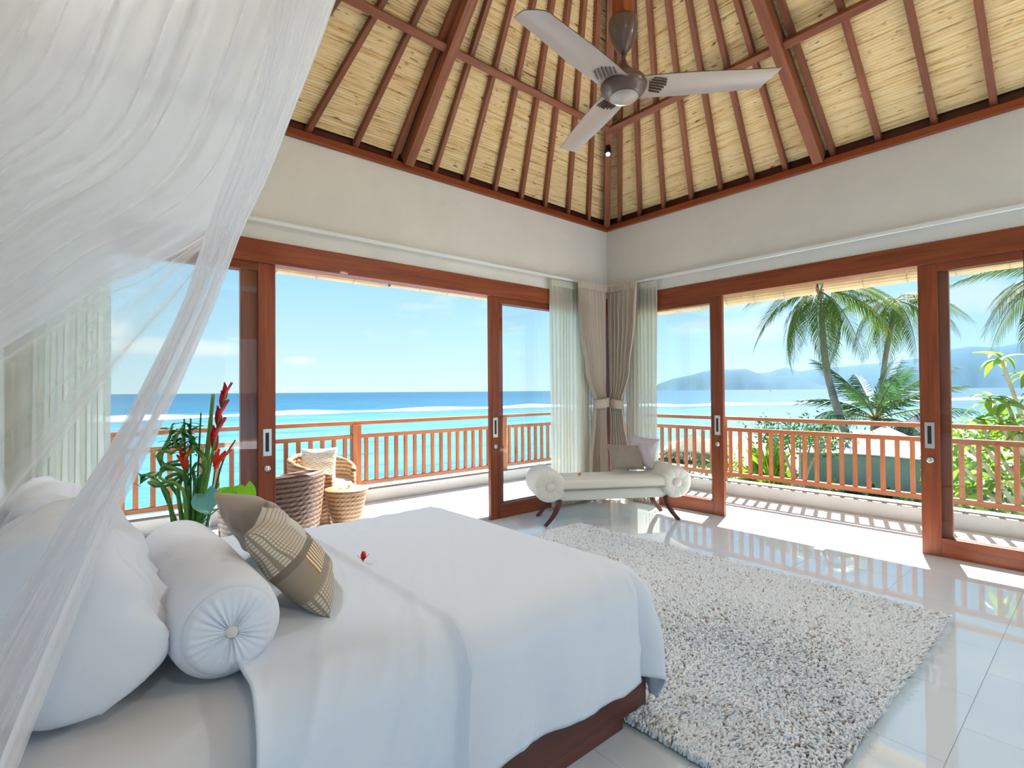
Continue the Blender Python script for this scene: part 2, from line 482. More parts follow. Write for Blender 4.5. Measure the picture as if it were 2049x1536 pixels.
MT['reed'] = mt

# rug pile: a colour per tuft
mt, t, o = new_mat('rug_pile')
b = t.nodes.new('ShaderNodeBsdfPrincipled'); b.inputs['Roughness'].default_value = 0.85
b.inputs['Specular IOR Level'].default_value = 0.1
at = t.nodes.new('ShaderNodeAttribute'); at.attribute_name = 'tuft'
r = t.nodes.new('ShaderNodeValToRGB')
e = r.color_ramp.elements
e[0].position = 0.0; e[0].color = srgb(166, 142, 122)
e[1].position = 1.0; e[1].color = srgb(254, 255, 255)
for p, c in ((0.07, srgb(190, 174, 160)), (0.11, srgb(248, 250, 252)), (0.6, srgb(251, 253, 254))):
    q = e.new(p); q.color = c
t.links.new(at.outputs['Fac'], r.inputs[0])
t.links.new(r.outputs[0], b.inputs['Base Color'])
t.links.new(b.outputs[0], o.inputs['Surface'])
MT['pile'] = mt

def uv_pattern(name, build):
    mt, t, o = new_mat(name)
    b = t.nodes.new('ShaderNodeBsdfPrincipled'); b.inputs['Roughness'].default_value = 0.6
    b.inputs['Specular IOR Level'].default_value = 0.3
    uv = t.nodes.new('ShaderNodeUVMap'); uv.uv_map = 'uv'
    sp = t.nodes.new('ShaderNodeSeparateXYZ'); t.links.new(uv.outputs[0], sp.inputs[0])
    col = build(t, sp.outputs[0], sp.outputs[1])
    t.links.new(col, b.inputs['Base Color'])
    t.links.new(b.outputs[0], o.inputs['Surface'])
    return mt

def mnode(t, op, a, b=None, c=None):
    n = t.nodes.new('ShaderNodeMath'); n.operation = op
    for i, v in enumerate((a, b, c)):
        if v is None: continue
        if isinstance(v, (int, float)): n.inputs[i].default_value = v
        else: t.links.new(v, n.inputs[i])
    return n.outputs[0]

def cmix(t, fac, c1, c2):
    n = t.nodes.new('ShaderNodeMix'); n.data_type = 'RGBA'
    t.links.new(fac, n.inputs[0])
    for i, c in ((6, c1), (7, c2)):
        if isinstance(c, tuple): n.inputs[i].default_value = c
        else: t.links.new(c, n.inputs[i])
    return n.outputs[2]

def chevron(t, u, v):
    z = mnode(t, 'PINGPONG', mnode(t, 'MULTIPLY', u, 1.0), 0.11)
    s = mnode(t, 'FRACT', mnode(t, 'MULTIPLY', mnode(t, 'ADD', v, mnode(t, 'MULTIPLY', z, 0.8)), 6.0))
    blue = mnode(t, 'LESS_THAN', s, 0.22)
    tan = mnode(t, 'MULTIPLY', mnode(t, 'GREATER_THAN', s, 0.5), mnode(t, 'LESS_THAN', s, 0.74))
    inner = mnode(t, 'LESS_THAN', v, 0.80)
    c = cmix(t, mnode(t, 'MULTIPLY', blue, inner), srgb(240, 240, 226), srgb(168, 196, 206))
    return cmix(t, mnode(t, 'MULTIPLY', tan, inner), c, srgb(222, 214, 176))
MT['chevron'] = uv_pattern('chevron_fabric', chevron)

def patchwork(t, u, v):
    # bands of beige, woven grid, gold stripes; back half stays plain
    taupe, lt = srgb(160, 142, 122), srgb(206, 196, 180)
    grid = mnode(t, 'MAXIMUM', mnode(t, 'LESS_THAN', mnode(t, 'FRACT', mnode(t, 'MULTIPLY', u, 34)), 0.3),
                 mnode(t, 'LESS_THAN', mnode(t, 'FRACT', mnode(t, 'MULTIPLY', v, 34)), 0.3))
    gc = cmix(t, grid, srgb(214, 202, 182), srgb(160, 142, 120))
    gold = mnode(t, 'LESS_THAN', mnode(t, 'FRACT', mnode(t, 'MULTIPLY', u, 17)), 0.55)
    goldc = cmix(t, gold, srgb(236, 230, 214), srgb(170, 124, 56))
    def band(x, a_, b_): return mnode(t, 'MULTIPLY', mnode(t, 'GREATER_THAN', x, a_), mnode(t, 'LESS_THAN', x, b_))
    c = cmix(t, mnode(t, 'GREATER_THAN', v, 0.56), taupe, gc)
    c = cmix(t, mnode(t, 'MULTIPLY', band(v, 0.56, 0.80), band(u, 0.40, 0.75)), c, lt)
    c = cmix(t, mnode(t, 'MULTIPLY', band(v, 0.30, 0.50), band(u, 0.12, 0.88)), c, goldc)
    c = cmix(t, band(v, 0.50, 0.57), c, srgb(132, 116, 98))
    return cmix(t, mnode(t, 'LESS_THAN', v, 0.22), c, gc)
MT['patch'] = uv_pattern('patchwork_fabric', patchwork)

# ------------------------------------------------------------------ mesh helpers
class MB:
    def __init__(s):
        s.v = []; s.f = []; s.uv = {}
    def add(s, vs, fs):
        o = len(s.v)
        s.v.extend([tuple(p) for p in vs])
        s.f.extend([tuple(i + o for i in f) for f in fs])
        return o
    def box(s, c, d, M=None):
        x, y, z = d[0] / 2, d[1] / 2, d[2] / 2
        vs = [Vector((sx * x, sy * y, sz * z)) for sx in (-1, 1) for sy in (-1, 1) for sz in (-1, 1)]
        if M is not None: vs = [M @ p for p in vs]
        vs = [p + Vector(c) for p in vs]
        s.add(vs, [(0, 1, 3, 2), (4, 6, 7, 5), (0, 4, 5, 1), (2, 3, 7, 6), (0, 2, 6, 4), (1, 5, 7, 3)])
        return s
    def span(s, a, b):
        return s.box([(a[i] + b[i]) / 2 for i in range(3)], [abs(b[i] - a[i]) for i in range(3)])
    def tube(s, pts, r, n=8, caps=True):
        pts = [Vector(p) for p in pts]
        rs = r if hasattr(r, '__len__') else [r] * len(pts)
        ref = Vector((0, 0, 1))
        base = len(s.v)
        prev = None
        for i, p in enumerate(pts):
            d = (pts[min(i + 1, len(pts) - 1)] - pts[max(i - 1, 0)])
            if d.length < 1e-9: d = Vector((0, 0, 1))
            d.normalize()
            if prev is None:
                a = d.cross(ref)
                if a.length < 1e-3: a = d.cross(Vector((1, 0, 0)))
            else:
                a = prev - d * prev.dot(d)
                if a.length < 1e-6: a = d.orthogonal()
            a.normalize(); prev = a
            bvec = d.cross(a)
            for k in range(n):
                t_ = 2 * pi * k / n
                s.v.append(tuple(p + rs[i] * (cos(t_) * a + sin(t_) * bvec)))
        for i in range(len(pts) - 1):
            for k in range(n):
                k2 = (k + 1) % n
                s.f.append((base + i * n + k, base + i * n + k2, base + (i + 1) * n + k2, base + (i + 1) * n + k))
        if caps:
            s.f.append(tuple(base + k for k in reversed(range(n))))
            s.f.append(tuple(base + (len(pts) - 1) * n + k for k in range(n)))
        return s
    def lathe(s, prof, n=32, M=None, fn=None, caps=True):
        base = len(s.v)
        for i, (r_, z_) in enumerate(prof):
            for k in range(n):
                a = 2 * pi * k / n
                rr = fn(r_, z_, a) if fn else (r_, z_)
                p = Vector((rr[0] * cos(a), rr[0] * sin(a), rr[1]))
                if M is not None: p = M @ p
                s.v.append(tuple(p))
        for i in range(len(prof) - 1):
            for k in range(n):
                k2 = (k + 1) % n
                s.f.append((base + i * n + k, base + i * n + k2, base + (i + 1) * n + k2, base + (i + 1) * n + k))
        if caps:
            s.f.append(tuple(base + k for k in reversed(range(n))))
            s.f.append(tuple(base + (len(prof) - 1) * n + k for k in range(n)))
        return s
    def grid(s, fn, nu, nv, uvfn=None, closed=False):
        base = len(s.v)
        for j in range(nv + 1):
            for i in range(nu + (0 if closed else 1)):
                u, v = i / nu, j / nv
                s.v.append(tuple(fn(u, v)))
                if uvfn: s.uv[len(s.v) - 1] = uvfn(u, v)
        W = nu + (0 if closed else 1)
        for j in range(nv):
            for i in range(nu):
                i2 = (i + 1) % W if closed else i + 1
                s.f.append((base + j * W + i, base + j * W + i2, base + (j + 1) * W + i2, base + (j + 1) * W + i))
        return s
    def mesh(s, name, mt, smooth=True):
        me = bpy.data.meshes.new(name)
        me.from_pydata(s.v, [], s.f)
        if s.uv:
            lay = me.uv_layers.new(name='uv')
            li = np.empty(len(me.loops), dtype=np.int32)
            me.loops.foreach_get('vertex_index', li)
            tab = np.zeros((len(s.v), 2), dtype=np.float32)
            for k, q in s.uv.items(): tab[k] = q
            lay.data.foreach_set('uv', tab[li].ravel())
        if smooth: me.polygons.foreach_set('use_smooth', [True] * len(me.polygons))
        if mt: me.materials.append(mt)
        me.update()
        return me
    def build(s, name, mt, parent=None, smooth=False, bev=0.0, loc=None, rot=None, fix=True):
        me = s.mesh(name, mt, smooth)
        if fix:
            import bmesh
            bm = bmesh.new(); bm.from_mesh(me)
            bmesh.ops.recalc_face_normals(bm, faces=bm.faces)
            bm.to_mesh(me); bm.free()
        return link(name, me, parent, bev, loc, rot)

def link(name, me, parent=None, bev=0.0, loc=None, rot=None):
    o = bpy.data.objects.new(name, me)
    COL.objects.link(o)
    if parent is not None: o.parent = parent
    if loc is not None: o.location = loc
    if rot is not None: o.rotation_euler = rot
    if bev:
        md = o.modifiers.new('bevel', 'BEVEL'); md.width = bev; md.segments = 2; md.limit_method = 'ANGLE'
        md.angle_limit = radians(50)
    return o

def tag(o, label, cat, group=None, kind=None):
    o['label'] = label; o['category'] = cat
    if group: o['group'] = group
    if kind: o['kind'] = kind
    return o

def thing(name, label, cat, loc=(0, 0, 0), rz=0.0, group=None):
    o = bpy.data.objects.new(name, None)
    COL.objects.link(o)
    o.empty_display_size = 0.1
    o.location = loc; o.rotation_euler = (0, 0, rz)
    return tag(o, label, cat, group)

def struct(o, label, cat):
    return tag(o, label, cat, None, 'structure')

def dup(root, loc=None, rz=None, label=None):
    r_ = root.copy(); COL.objects.link(r_)
    if loc is not None: r_.location = loc
    if rz is not None: r_.rotation_euler = (0, 0, rz)
    if label: r_['label'] = label
    for ch in list(root.children):
        c = ch.copy(); COL.objects.link(c); c.parent = r_
        for gch in ch.children:
            d = gch.copy(); COL.objects.link(d); d.parent = c
    return r_

_beam_cache = {}
def beam(name, p0, p1, wd, ht, mt, parent=None, up=(0, 0, 1), bev=0.003, drop=0.0, shear=None):
    # a squared timber from p0 to p1: local X runs along the grain
    p0, p1 = Vector(p0), Vector(p1)
    d = p1 - p0; ln_ = d.length; x = d.normalized()
    z = Vector(up) - x * Vector(up).dot(x); z.normalize()
    y = z.cross(x)
    key = (round(ln_, 4), round(wd, 4), round(ht, 4), mt.name, bev)
    if key not in _beam_cache:
        _beam_cache[key] = MB().box((0, 0, 0), (ln_, wd, ht)).mesh(name, mt, False)
    o = link(name, _beam_cache[key], parent, bev)
    M = Matrix((x, y, z)).transposed().to_4x4()
    M.translation = (p0 + p1) / 2 + z * drop
    o.matrix_local = M
    return o

def catmull(P, n):
    P = [Vector(p) for p in P]
    Q = [P[0] * 2 - P[1]] + P + [P[-1] * 2 - P[-2]]
    # resample by chord length
    L_ = [0]
    for i in range(len(P) - 1): L_.append(L_[-1] + (P[i + 1] - P[i]).length)
    outp = []
    for k in range(n):
        s_ = L_[-1] * k / (n - 1)
        i = 0
        while i < len(P) - 2 and s_ > L_[i + 1]: i += 1
        t_ = (s_ - L_[i]) / max(1e-9, L_[i + 1] - L_[i])
        a, b_, c, d = Q[i], Q[i + 1], Q[i + 2], Q[i + 3]
        outp.append(0.5 * ((2 * b_) + (c - a) * t_ + (2 * a - 5 * b_ + 4 * c - d) * t_ ** 2 + (3 * b_ - a - 3 * c + d) * t_ ** 3))
    return outp

# ================================================================== ROOM SHELL
XW, YS = -6.05, -7.2          # west and south walls (inner faces); north wall y=0, east wall x=0
ZT = 3.393                    # top of the plastered band

fl = MB().span((XW - 0.15, YS - 0.15, -0.14), (0.12, 0.12, -0.0025)).build('floor', MT['grout'])
struct(fl, 'polished cream tiled floor of the bedroom', 'floor')
TS = 0.62
rows = [-3.85 + 0.6 * k for k in range(-6, 8)]
tile_cache = {}
for y0 in rows:
    par = round((y0 + 3.85) / 0.6) % 2
    off = -2.29 if par == 0 else -2.59
    ya, yb = max(y0, YS), min(y0 + 0.6, 0.10)
    if yb - ya < 0.02: continue
    x0 = off - 0.6 * 7
    while x0 < 0.11:
        xa, xb = max(x0, XW), min(x0 + 0.6, 0.10)
        x0 += 0.6
        if xb - xa < 0.02: continue
        key = (round(xb - xa, 3), round(yb - ya, 3))
        if key not in tile_cache:
            tile_cache[key] = MB().box((0, 0, -0.003), (key[0] - 0.002, key[1] - 0.002, 0.006)).mesh('tile', MT['tile'], False)
        tl = link('tile', tile_cache[key], fl, 0.0, ((xa + xb) / 2, (ya + yb) / 2, 0.0),
                  (random.uniform(-.0008, .0008), random.uniform(-.0008, .0008), 0))

wn = MB().span((XW - 0.15, 0, 2.50), (0.15, 0.15, 3.42)).build('wall_north', MT['wall'])
struct(wn, 'plain off-white wall band above the left sea-view doors', 'wall')
we = MB().span((0, YS - 0.15, 2.50), (0.15, 0, 3.42)).build('wall_east', MT['wall'])
struct(we, 'plain off-white wall band above the right garden doors', 'wall')
ww = MB()
ww.span((XW - 0.15, -3.6, 0), (XW, 0, 3.42)); ww.span((XW - 0.15, YS, 2.45), (XW, -3.6, 3.42))
ww.span((XW - 0.15, YS, 0), (XW, -3.6, 0.6)); ww.span((XW - 0.15, YS, 0.6), (XW, YS + 0.3, 2.45))  # window opening past the bed is added to bring in daylight
ww = ww.build('wall_west', MT['wall'])
struct(ww, 'off-white wall behind the head of the bed, with a window opening added for daylight', 'wall')
# south wall behind the photographer, its wide door opening added to bring in daylight
sw = MB()
sw.span((XW, YS - 0.15, 2.45), (0, YS, 3.42))
for xa, xb in ((XW, -2.9), (-0.2, 0)):
    sw.span((xa, YS - 0.15, 0), (xb, YS, 2.45))
struct(sw.build('wall_south', MT['wall']), 'off-white south wall with a wide opening added for daylight', 'wall')
# wooden door heads, plate and corner post
def trim(name, a, b, mtn, label, axis='X', bev=0.004):
    a, b = Vector(a), Vector(b)
    c = (a + b) / 2; d = b - a
    if axis == 'X':
        o_ = MB().box((0, 0, 0), d).build(name, MT[mtn], None, False, bev, c)
    else:
        o_ = MB().box((0, 0, 0), (d.y, d.x, d.z)).build(name, MT[mtn], None, False, bev, c, (0, 0, pi / 2))
    return struct(o_, label, 'trim')
trim('trim_1', (XW, -0.015, 2.352), (0.13, 0.13, 2.527), 'red_wood', 'red-brown wooden head beam over the left doors')
trim('trim_2', (-0.015, -5.0, 2.352), (0.13, -0.015, 2.527), 'red_wood', 'red-brown wooden head beam over the right doors', 'Y')
trim('trim_3', (XW, -0.05, ZT), (0.0, 0.10, 3.452), 'plate_wood', 'orange-brown wall plate along the top of the left wall')
trim('trim_4', (-0.05, YS, ZT), (0.10, -0.05, 3.452), 'plate_wood', 'orange-brown wall plate along the top of the right wall', 'Y')
trim('trim_5', (XW, 0.02, 3.452), (0.0, 0.10, 3.60), 'dark_wood', 'recessed upper board above the left wall plate')  # darker wood stands for the shade in the recess
trim('trim_6', (0.02, YS, 3.452), (0.10, -0.012, 3.60), 'dark_wood', 'recessed upper board above the right wall plate', 'Y')  # recess shade put into the wood colour here too
cp = MB().box((0, 0, 0), (2.352, 0.15, 0.15)).build('trim_7', MT['dark_wood'], None, False, 0.004, (0.055, 0.055, 1.176), (0, pi / 2, 0))
struct(cp, 'dark brown corner post between the two curtain stacks', 'trim')
trim('trim_8', (XW, -0.02, 0.0005), (0.0, 0.125, 0.004), 'grout', 'thin floor track under the left sliding doors')
trim('trim_9', (-0.02, -5.0, 0.0005), (0.125, 0.0, 0.004), 'grout', 'thin floor track under the right sliding doors', 'Y')

# ------------------------------------------------------------------ hipped roof
A1 = Vector((-2.97, -2.52, 5.78)); A2 = Vector((-2.97, -4.70, 5.78))
Z0 = 3.46
tN = (A1.z - Z0) / -A1.y; tE = (A1.z - Z0) / -A1.x
nN = Vector((0, tN, 1)).normalized(); nE = Vector((tE, 0, 1)).normalized()
def roof_pt(side, k, u, lift=0.0):
    z = Z0 + (A1.z - Z0) * k + lift
    if side == 'N': return Vector(((-2.97 * k) * (1 - u) + (XW + (XW * -1 - 2.97) * k) * u, A1.y * k, z))
    if side == 'S': return Vector(((-2.97 * k) * (1 - u) + (XW + (XW * -1 - 2.97) * k) * u, YS + (A2.y - YS) * k, z))
    y = (A1.y * k) * (1 - u) + (YS + (A2.y - YS) * k) * u
    if side == 'E': return Vector((A1.x * k, y, z))
    return Vector((XW + (A1.x - XW) * k, y, z))
shell = MB()
for sd in 'NSEW':
    b0 = [roof_pt(sd, -0.02, 0, 0.15), roof_pt(sd, -0.02, 1, 0.15), roof_pt(sd, 1, 1, 0.15), roof_pt(sd, 1, 0, 0.15)]
    b1 = [p + Vector((0, 0, 0.10)) for p in b0]
    shell.add(b0 + b1, [(0, 1, 2, 3), (7, 6, 5, 4), (0, 4, 5, 1), (1, 5, 6, 2), (2, 6, 7, 3), (3, 7, 4, 0)])
ceil = shell.build('ceiling', MT['soffit'])
struct(ceil, 'tall hipped ceiling of reed matting on dark timber rafters', 'ceiling')
for sd in 'NESW':
    nre = 150 if sd in 'NE' else 40
    nu = 40 if sd in 'NE' else 10
    jit = rng.normal(0, 1, (nre * 4 + 1, nu + 1))
    pitch_len = (A1 - Vector((A1.x, 0, Z0))).length
    def fn(u, v, sd=sd, nre=nre, nu=nu, jit=jit):
        i = round(u * nu); j = round(v * nre * 4)
        k = v
        p = roof_pt(sd, k, u, 0.085)
        ph = (j % 4)
        bulge = (0.0, 0.75, 1.0, 0.75)[ph]
        row = j // 4
        rn = (hash((row, sd)) % 1000) / 1000.0
        p.z -= bulge * (0.010 + 0.006 * rn) + 0.0016 * jit[j][i]
        return p
    def uvf(u, v, sd=sd):
        a = roof_pt(sd, v, u)
        return ((a.x if sd in 'NS' else a.y) + (7 if sd in 'EW' else 0), v * 3.4)
    mt_ = MB().grid(fn, nu, nre * 4, uvf).build('reed_matting', MT['reed'], ceil, True, fix=False)
    mt_['kind'] = 'stuff'

def on_plane(side, k, along):
    z = Z0 + (A1.z - Z0) * k
    return Vector((along, A1.y * k, z)) if side == 'N' else Vector((A1.x * k, along, z))
# fan rafters of the left (north) slope: foot position along the wall, all running to the apex
RW, RH = 0.042, 0.065
for xb in (-0.338, -0.711, -1.098, -1.469, -1.845, -2.222, -2.594, -3.03, -3.407, -3.81, -4.2, -4.58, -4.95, -5.32, -5.7):
    ke = 0.965 if abs(xb + 2.97) > 0.3 else 0.93
    a = on_plane('N', 0.0, xb); b_ = on_plane('N', ke, xb + (A1.x - xb) * ke)
    beam('rafter', a, b_, RW, RH, MT['roof_wood'], ceil, nN, 0.003, RH / 2)
for yb in (-0.20, -0.506, -0.841, -1.2, -1.544, -1.885, -2.208, -2.62):
    ke = 0.965 if yb > -2.3 else 0.93
    a = on_plane('E', 0.0, yb); b_ = on_plane('E', ke, yb + (A1.y - yb) * ke)
    if yb < -2.5: b_ = on_plane('E', ke, yb)
    beam('rafter', a, b_, RW, RH, MT['roof_wood'], ceil, nE, 0.003, RH / 2)
for yb in (-2.97, -3.348, -3.70, -4.07, -4.42):
    beam('rafter', on_plane('E', 0, yb), on_plane('E', 0.985, yb), RW, RH, MT['roof_wood'], ceil, nE, 0.003, RH / 2)
PD = 0.15
beam('principal_rafter', on_plane('N', 0.012, -2.93), on_plane('N', 0.97, -2.97), 0.085, PD, MT['roof_wood'], ceil, nN, 0.005, RH - PD / 2 - 0.02)
beam('principal_rafter', on_plane('E', 0.012, -2.523), on_plane('E', 0.97, -2.52), 0.085, PD, MT['roof_wood'], ceil, nE, 0.005, RH - PD / 2 - 0.02)
beam('principal_rafter', on_plane('E', 0.012, -4.70), on_plane('E', 0.97, -4.70), 0.085, PD, MT['roof_wood'], ceil, nE, 0.005, RH - PD / 2 - 0.02)
nH = (nN + nE).normalized()
beam('hip_rafter', Vector((-0.01, -0.01, Z0)), A1 - Vector((0.0, 0.0, 0.02)), 0.075, PD, MT['roof_wood'], ceil, nH, 0.005, 0.02)
beam('hip_rafter', Vector((XW, 0, Z0)), A1 - Vector((0.0, 0.0, 0.02)), 0.075, PD, MT['roof_wood'], ceil, (Vector((-tE, 0, 1)).normalized() + nN), 0.005, 0.02)
beam('ridge_beam', A1 + Vector((0, 0.02, -0.02)), A2 + Vector((0, 0, -0.02)), 0.09, 0.16, MT['roof_wood'], ceil)
# purlins under the rafters, butting into the principals
kp = 0.30
PW, PH = 0.06, 0.075
for a_, b_ in ((-2.97 * kp + 0.01, -2.888), (-2.972, -5.1)):
    beam('purlin', on_plane('N', kp, a_), on_plane('N', kp, b_), PW, PH, MT['roof_wood'], ceil, nN, 0.004, -PH / 2 + 0.006)
for a_, b_ in ((-2.52 * kp + 0.01, -2.481), (-2.565, -4.658)):
    beam('purlin', on_plane('E', kp, a_), on_plane('E', kp, b_), PW, PH, MT['roof_wood'], ceil, nE, 0.004, -PH / 2 + 0.006)
beam('king_post', (A1.x, A1.y, 3.42), (A1.x, A1.y, A1.z), 0.08, 0.08, MT['plate_wood'], ceil, (0, 1, 0), 0.004)

# eaves outside
ev = MB()
for (a, b_) in (((0.15, 3.40), (1.40, 2.62)),):
    ys = (YS - 1.5, 0.78)
    ev.add([(a[0], ys[0], a[1]), (a[0], ys[1], a[1]), (b_[0], ys[1], b_[1]), (b_[0], ys[0], b_[1]),
            (a[0], ys[0], a[1] + .22), (a[0], ys[1], a[1] + .22), (b_[0], ys[1], b_[1] + .12), (b_[0], ys[0], b_[1] + .12)],
           [(0, 1, 2, 3), (7, 6, 5, 4), (0, 4, 5, 1), (1, 5, 6, 2), (2, 6, 7, 3), (3, 7, 4, 0)])
struct(ev.build('eave', MT['soffit']), 'roof eave over the garden-side balcony', 'eave')
ev = MB()
ev.add([(-7.5, 0.15, 2.75), (0.15, 0.15, 2.75), (0.15, 0.78, 2.52), (-7.5, 0.78, 2.52),
        (-7.5, 0.15, 3.62), (0.15, 0.15, 3.62), (0.15, 0.78, 2.66), (-7.5, 0.78, 2.66)],
       [(0, 1, 2, 3), (7, 6, 5, 4), (0, 4, 5, 1), (1, 5, 6, 2), (2, 6, 7, 3), (3, 7, 4, 0)])
struct(ev.build('eave', MT['soffit']), 'roof eave over the sea-side balcony', 'eave')

# ------------------------------------------------------------------ sliding doors
door_n = [0]
def door(axis, a, b, off, handle_at, label):
    """one sliding leaf between a and b along the wall; axis 'X' = left wall, 'Y' = right wall"""
    door_n[0] += 1
    ln_ = abs(b - a); lo = min(a, b)
    # local frame: X along the leaf, Y depth (outwards), Z up
    root = bpy.data.objects.new('door_%d' % door_n[0], None); COL.objects.link(root)
    if axis == 'X':
        root.location = (lo, off, 0.004)
    else:
        root.location = (off, max(a, b), 0.004); root.rotation_euler = (0, 0, -pi / 2)
    struct(root, label, 'door')
    T = 0.045; S = 0.125; H = 2.348
    def bar(name, x0, x1, z0, z1, vert):
        if vert:
            return MB().box((0, 0, 0), (z1 - z0, T, x1 - x0)).build(name, MT['red_wood'], root, False, 0.003, ((x0 + x1) / 2, T / 2, (z0 + z1) / 2), (0, -pi / 2, 0))
        return MB().box((0, 0, 0), (x1 - x0, T - 0.002, z1 - z0)).build(name, MT['red_wood'], root, False, 0.003, ((x0 + x1) / 2, T / 2, (z0 + z1) / 2))
    bar('stile', 0, S, 0, H, True); bar('stile', ln_ - S, ln_, 0, H, True)
    bar('top_rail', S, ln_ - S, H - 0.065, H, False)
    bar('bottom_rail', S, ln_ - S, 0, 0.15, False)
    MB().span((S - .005, T / 2 - .003, 0.145), (ln_ - S + .005, T / 2 + .003, H - .06)).build('pane', MT['glass'], root)
    if handle_at is not None:
        hx = S / 2 if handle_at == 'lo' else ln_ - S / 2
        hp = MB().span((hx - 0.032, -0.006, 0.86), (hx + 0.032, 0.002, 1.07)).build('handle_plate', MT['silver'], root, False, 0.003)
        MB().span((hx - 0.014, -0.008, 0.895), (hx + 0.012, -0.004, 1.04)).build('handle_recess', MT['dark_recess'], hp, False, 0.003)
        lock = MB().lathe([(0.0, 0.0), (0.024, 0.0), (0.024, 0.010), (0.016, 0.014), (0.0, 0.015)], 20,
                          Matrix.Translation((hx, 0.0, 0.765)) @ Matrix.Rotation(pi / 2, 4, 'X')).build('lock', MT['silver'], root, True)
    return root
door('X', -5.58, -4.06, 0.0, 'hi', 'sliding glass door leaf behind the flowers with silver pull')
door('X', -5.75, -4.17, 0.06, None, 'rear sliding door leaf half hidden behind the leaf by the flowers')
door('X', -1.93, -0.42, 0.0, 'lo', 'sliding glass door leaf left of the corner curtains')
door('X', -1.835, -0.30, 0.06, None, 'rear sliding door leaf behind the leaf left of the curtains')
door('Y', -0.32, -1.54, 0.0, 'hi', 'sliding glass door leaf right of the corner curtains')
door('Y', -0.26, -1.495, 0.06, None, 'rear sliding door leaf behind the leaf right of the curtains')
door('Y', -3.218, -3.965, 0.0, 'lo', 'sliding glass door leaf at the right edge of the photo')
door('Y', -3.28, -4.03, 0.06, None, 'rear sliding door leaf at the right edge of the photo')
# handles of the Y leaves mirror: the photo's pulls sit on the opening side

# ------------------------------------------------------------------ balcony
bf = MB()
bf.span((-8.0, 0.125, -0.20), (1.50, 2.05, -0.012))
bf.span((0.125, YS - 1.5, -0.20), (1.50, 0.125, -0.012))
bf.span((-8.0, YS - 4.5, -0.20), (0.125, YS - 0.15, -0.012))  # unseen south terrace, added to bounce sunlight into the room
struct(bf.build('balcony_floor', MT['deck']), 'sunlit white stone balcony floor, its unseen south strip added to bounce light', 'floor')
kb = MB().span((-8.0, 1.76, -0.02), (1.50, 2.05, 0.15)).build('balcony_kerb', MT['kerb'], None, False, 0.006)
struct(kb, 'low off-white kerb under the sea-side railing', 'kerb')
kb = MB().span((1.20, YS - 1.5, -0.02), (1.50, 1.76, 0.15)).build('balcony_kerb', MT['kerb'], None, False, 0.006)
struct(kb, 'low off-white kerb under the garden-side railing', 'kerb')

rl = thing('balcony_railing', 'orange-brown wooden balcony railing facing the sea', 'railing', (0, 1.87, 0.15))
W_ = MT['deck_wood']
beam('top_rail', (-7.8, 0, 0.822), (1.36, 0, 0.822), 0.075, 0.045, W_, rl)
beam('middle_rail', (-7.8, 0, 0.655), (1.36, 0, 0.655), 0.055, 0.045, W_, rl)
beam('bottom_rail', (-7.8, 0, 0.075), (1.36, 0, 0.075), 0.055, 0.045, W_, rl)
posts = [-7.3, -5.0 + 0.07, -2.58, -0.23, 1.30]
for px in posts:
    beam('post', (px, 0, 0.0), (px, 0, 0.80), 0.105, 0.105, W_, rl, (0, 1, 0), 0.004)
for i in range(len(posts) - 1):
    n_ = 16; a_, b_ = posts[i], posts[i + 1]
    n_ = max(3, round((b_ - a_) / 0.1375))
    for k in range(1, n_):
        px = a_ + (b_ - a_) * k / n_
        beam('baluster', (px, 0, 0.0975), (px, 0, 0.6325), 0.042, 0.038, W_, rl, (0, 1, 0), 0.002)
rl = thing('balcony_railing', 'orange-brown wooden balcony railing facing the garden and palms', 'railing', (1.35, 0, 0.15))
beam('top_rail', (0, 1.78, 0.822), (0, YS - 1.4, 0.822), 0.075, 0.045, W_, rl)
beam('middle_rail', (0, 1.78, 0.677), (0, YS - 1.4, 0.677), 0.055, 0.05, W_, rl)
beam('bottom_rail', (0, 1.78, 0.09), (0, YS - 1.4, 0.09), 0.055, 0.055, W_, rl)
for py in (-0.85, -3.08 - 2.1, -7.6):
    beam('post', (0, py, 0.0), (0, py, 0.80), 0.07, 0.07, W_, rl, (0, 1, 0), 0.004)
py = 1.65
while py > -7.5:
    if abs(py + 0.85) > 0.06 and abs(py + 5.18) > 0.06:
        beam('baluster', (0, py, 0.1175), (0, py, 0.652), 0.042, 0.038, W_, rl, (0, 1, 0), 0.002)
    py -= 0.1295

# ================================================================== FURNISHINGS
# ------------------------------------------------------------------ ceiling fan
HUB = Vector((-2.985, -2.535, 3.015))
fan = thing('ceiling_fan', 'brown three-blade ceiling fan hanging from the king post', 'fan', HUB)
MB().lathe([(0.0, 0.37), (0.075, 0.37), (0.082, 0.345), (0.080, 0.31), (0.066, 0.26), (0.045, 0.215), (0.026, 0.19), (0.022, 0.18), (0.0, 0.18)], 36).build('canopy', MT['fan_brown'], fan, True)
MB().tube([(0, 0, 0.08), (0, 0, 0.19)], 0.013, 14).build('downrod', MT['fan_brown'], fan, True)
MB().lathe([(0.0, 0.14), (0.018, 0.14), (0.026, 0.115), (0.05, 0.085), (0.075, 0.055), (0.105, 0.04), (0.122, 0.02), (0.126, 0.0), (0.120, -0.022),
            (0.100, -0.045), (0.078, -0.056), (0.0, -0.058)], 48).build('motor_housing', MT['fan_brown'], fan, True)
MB().lathe([(0.0, -0.055), (0.075, -0.055), (0.078, -0.060), (0.074, -0.066), (0.05, -0.074), (0.0, -0.079)], 40).build('bottom_cap', MT['cap'], fan, True)
blade = MB()
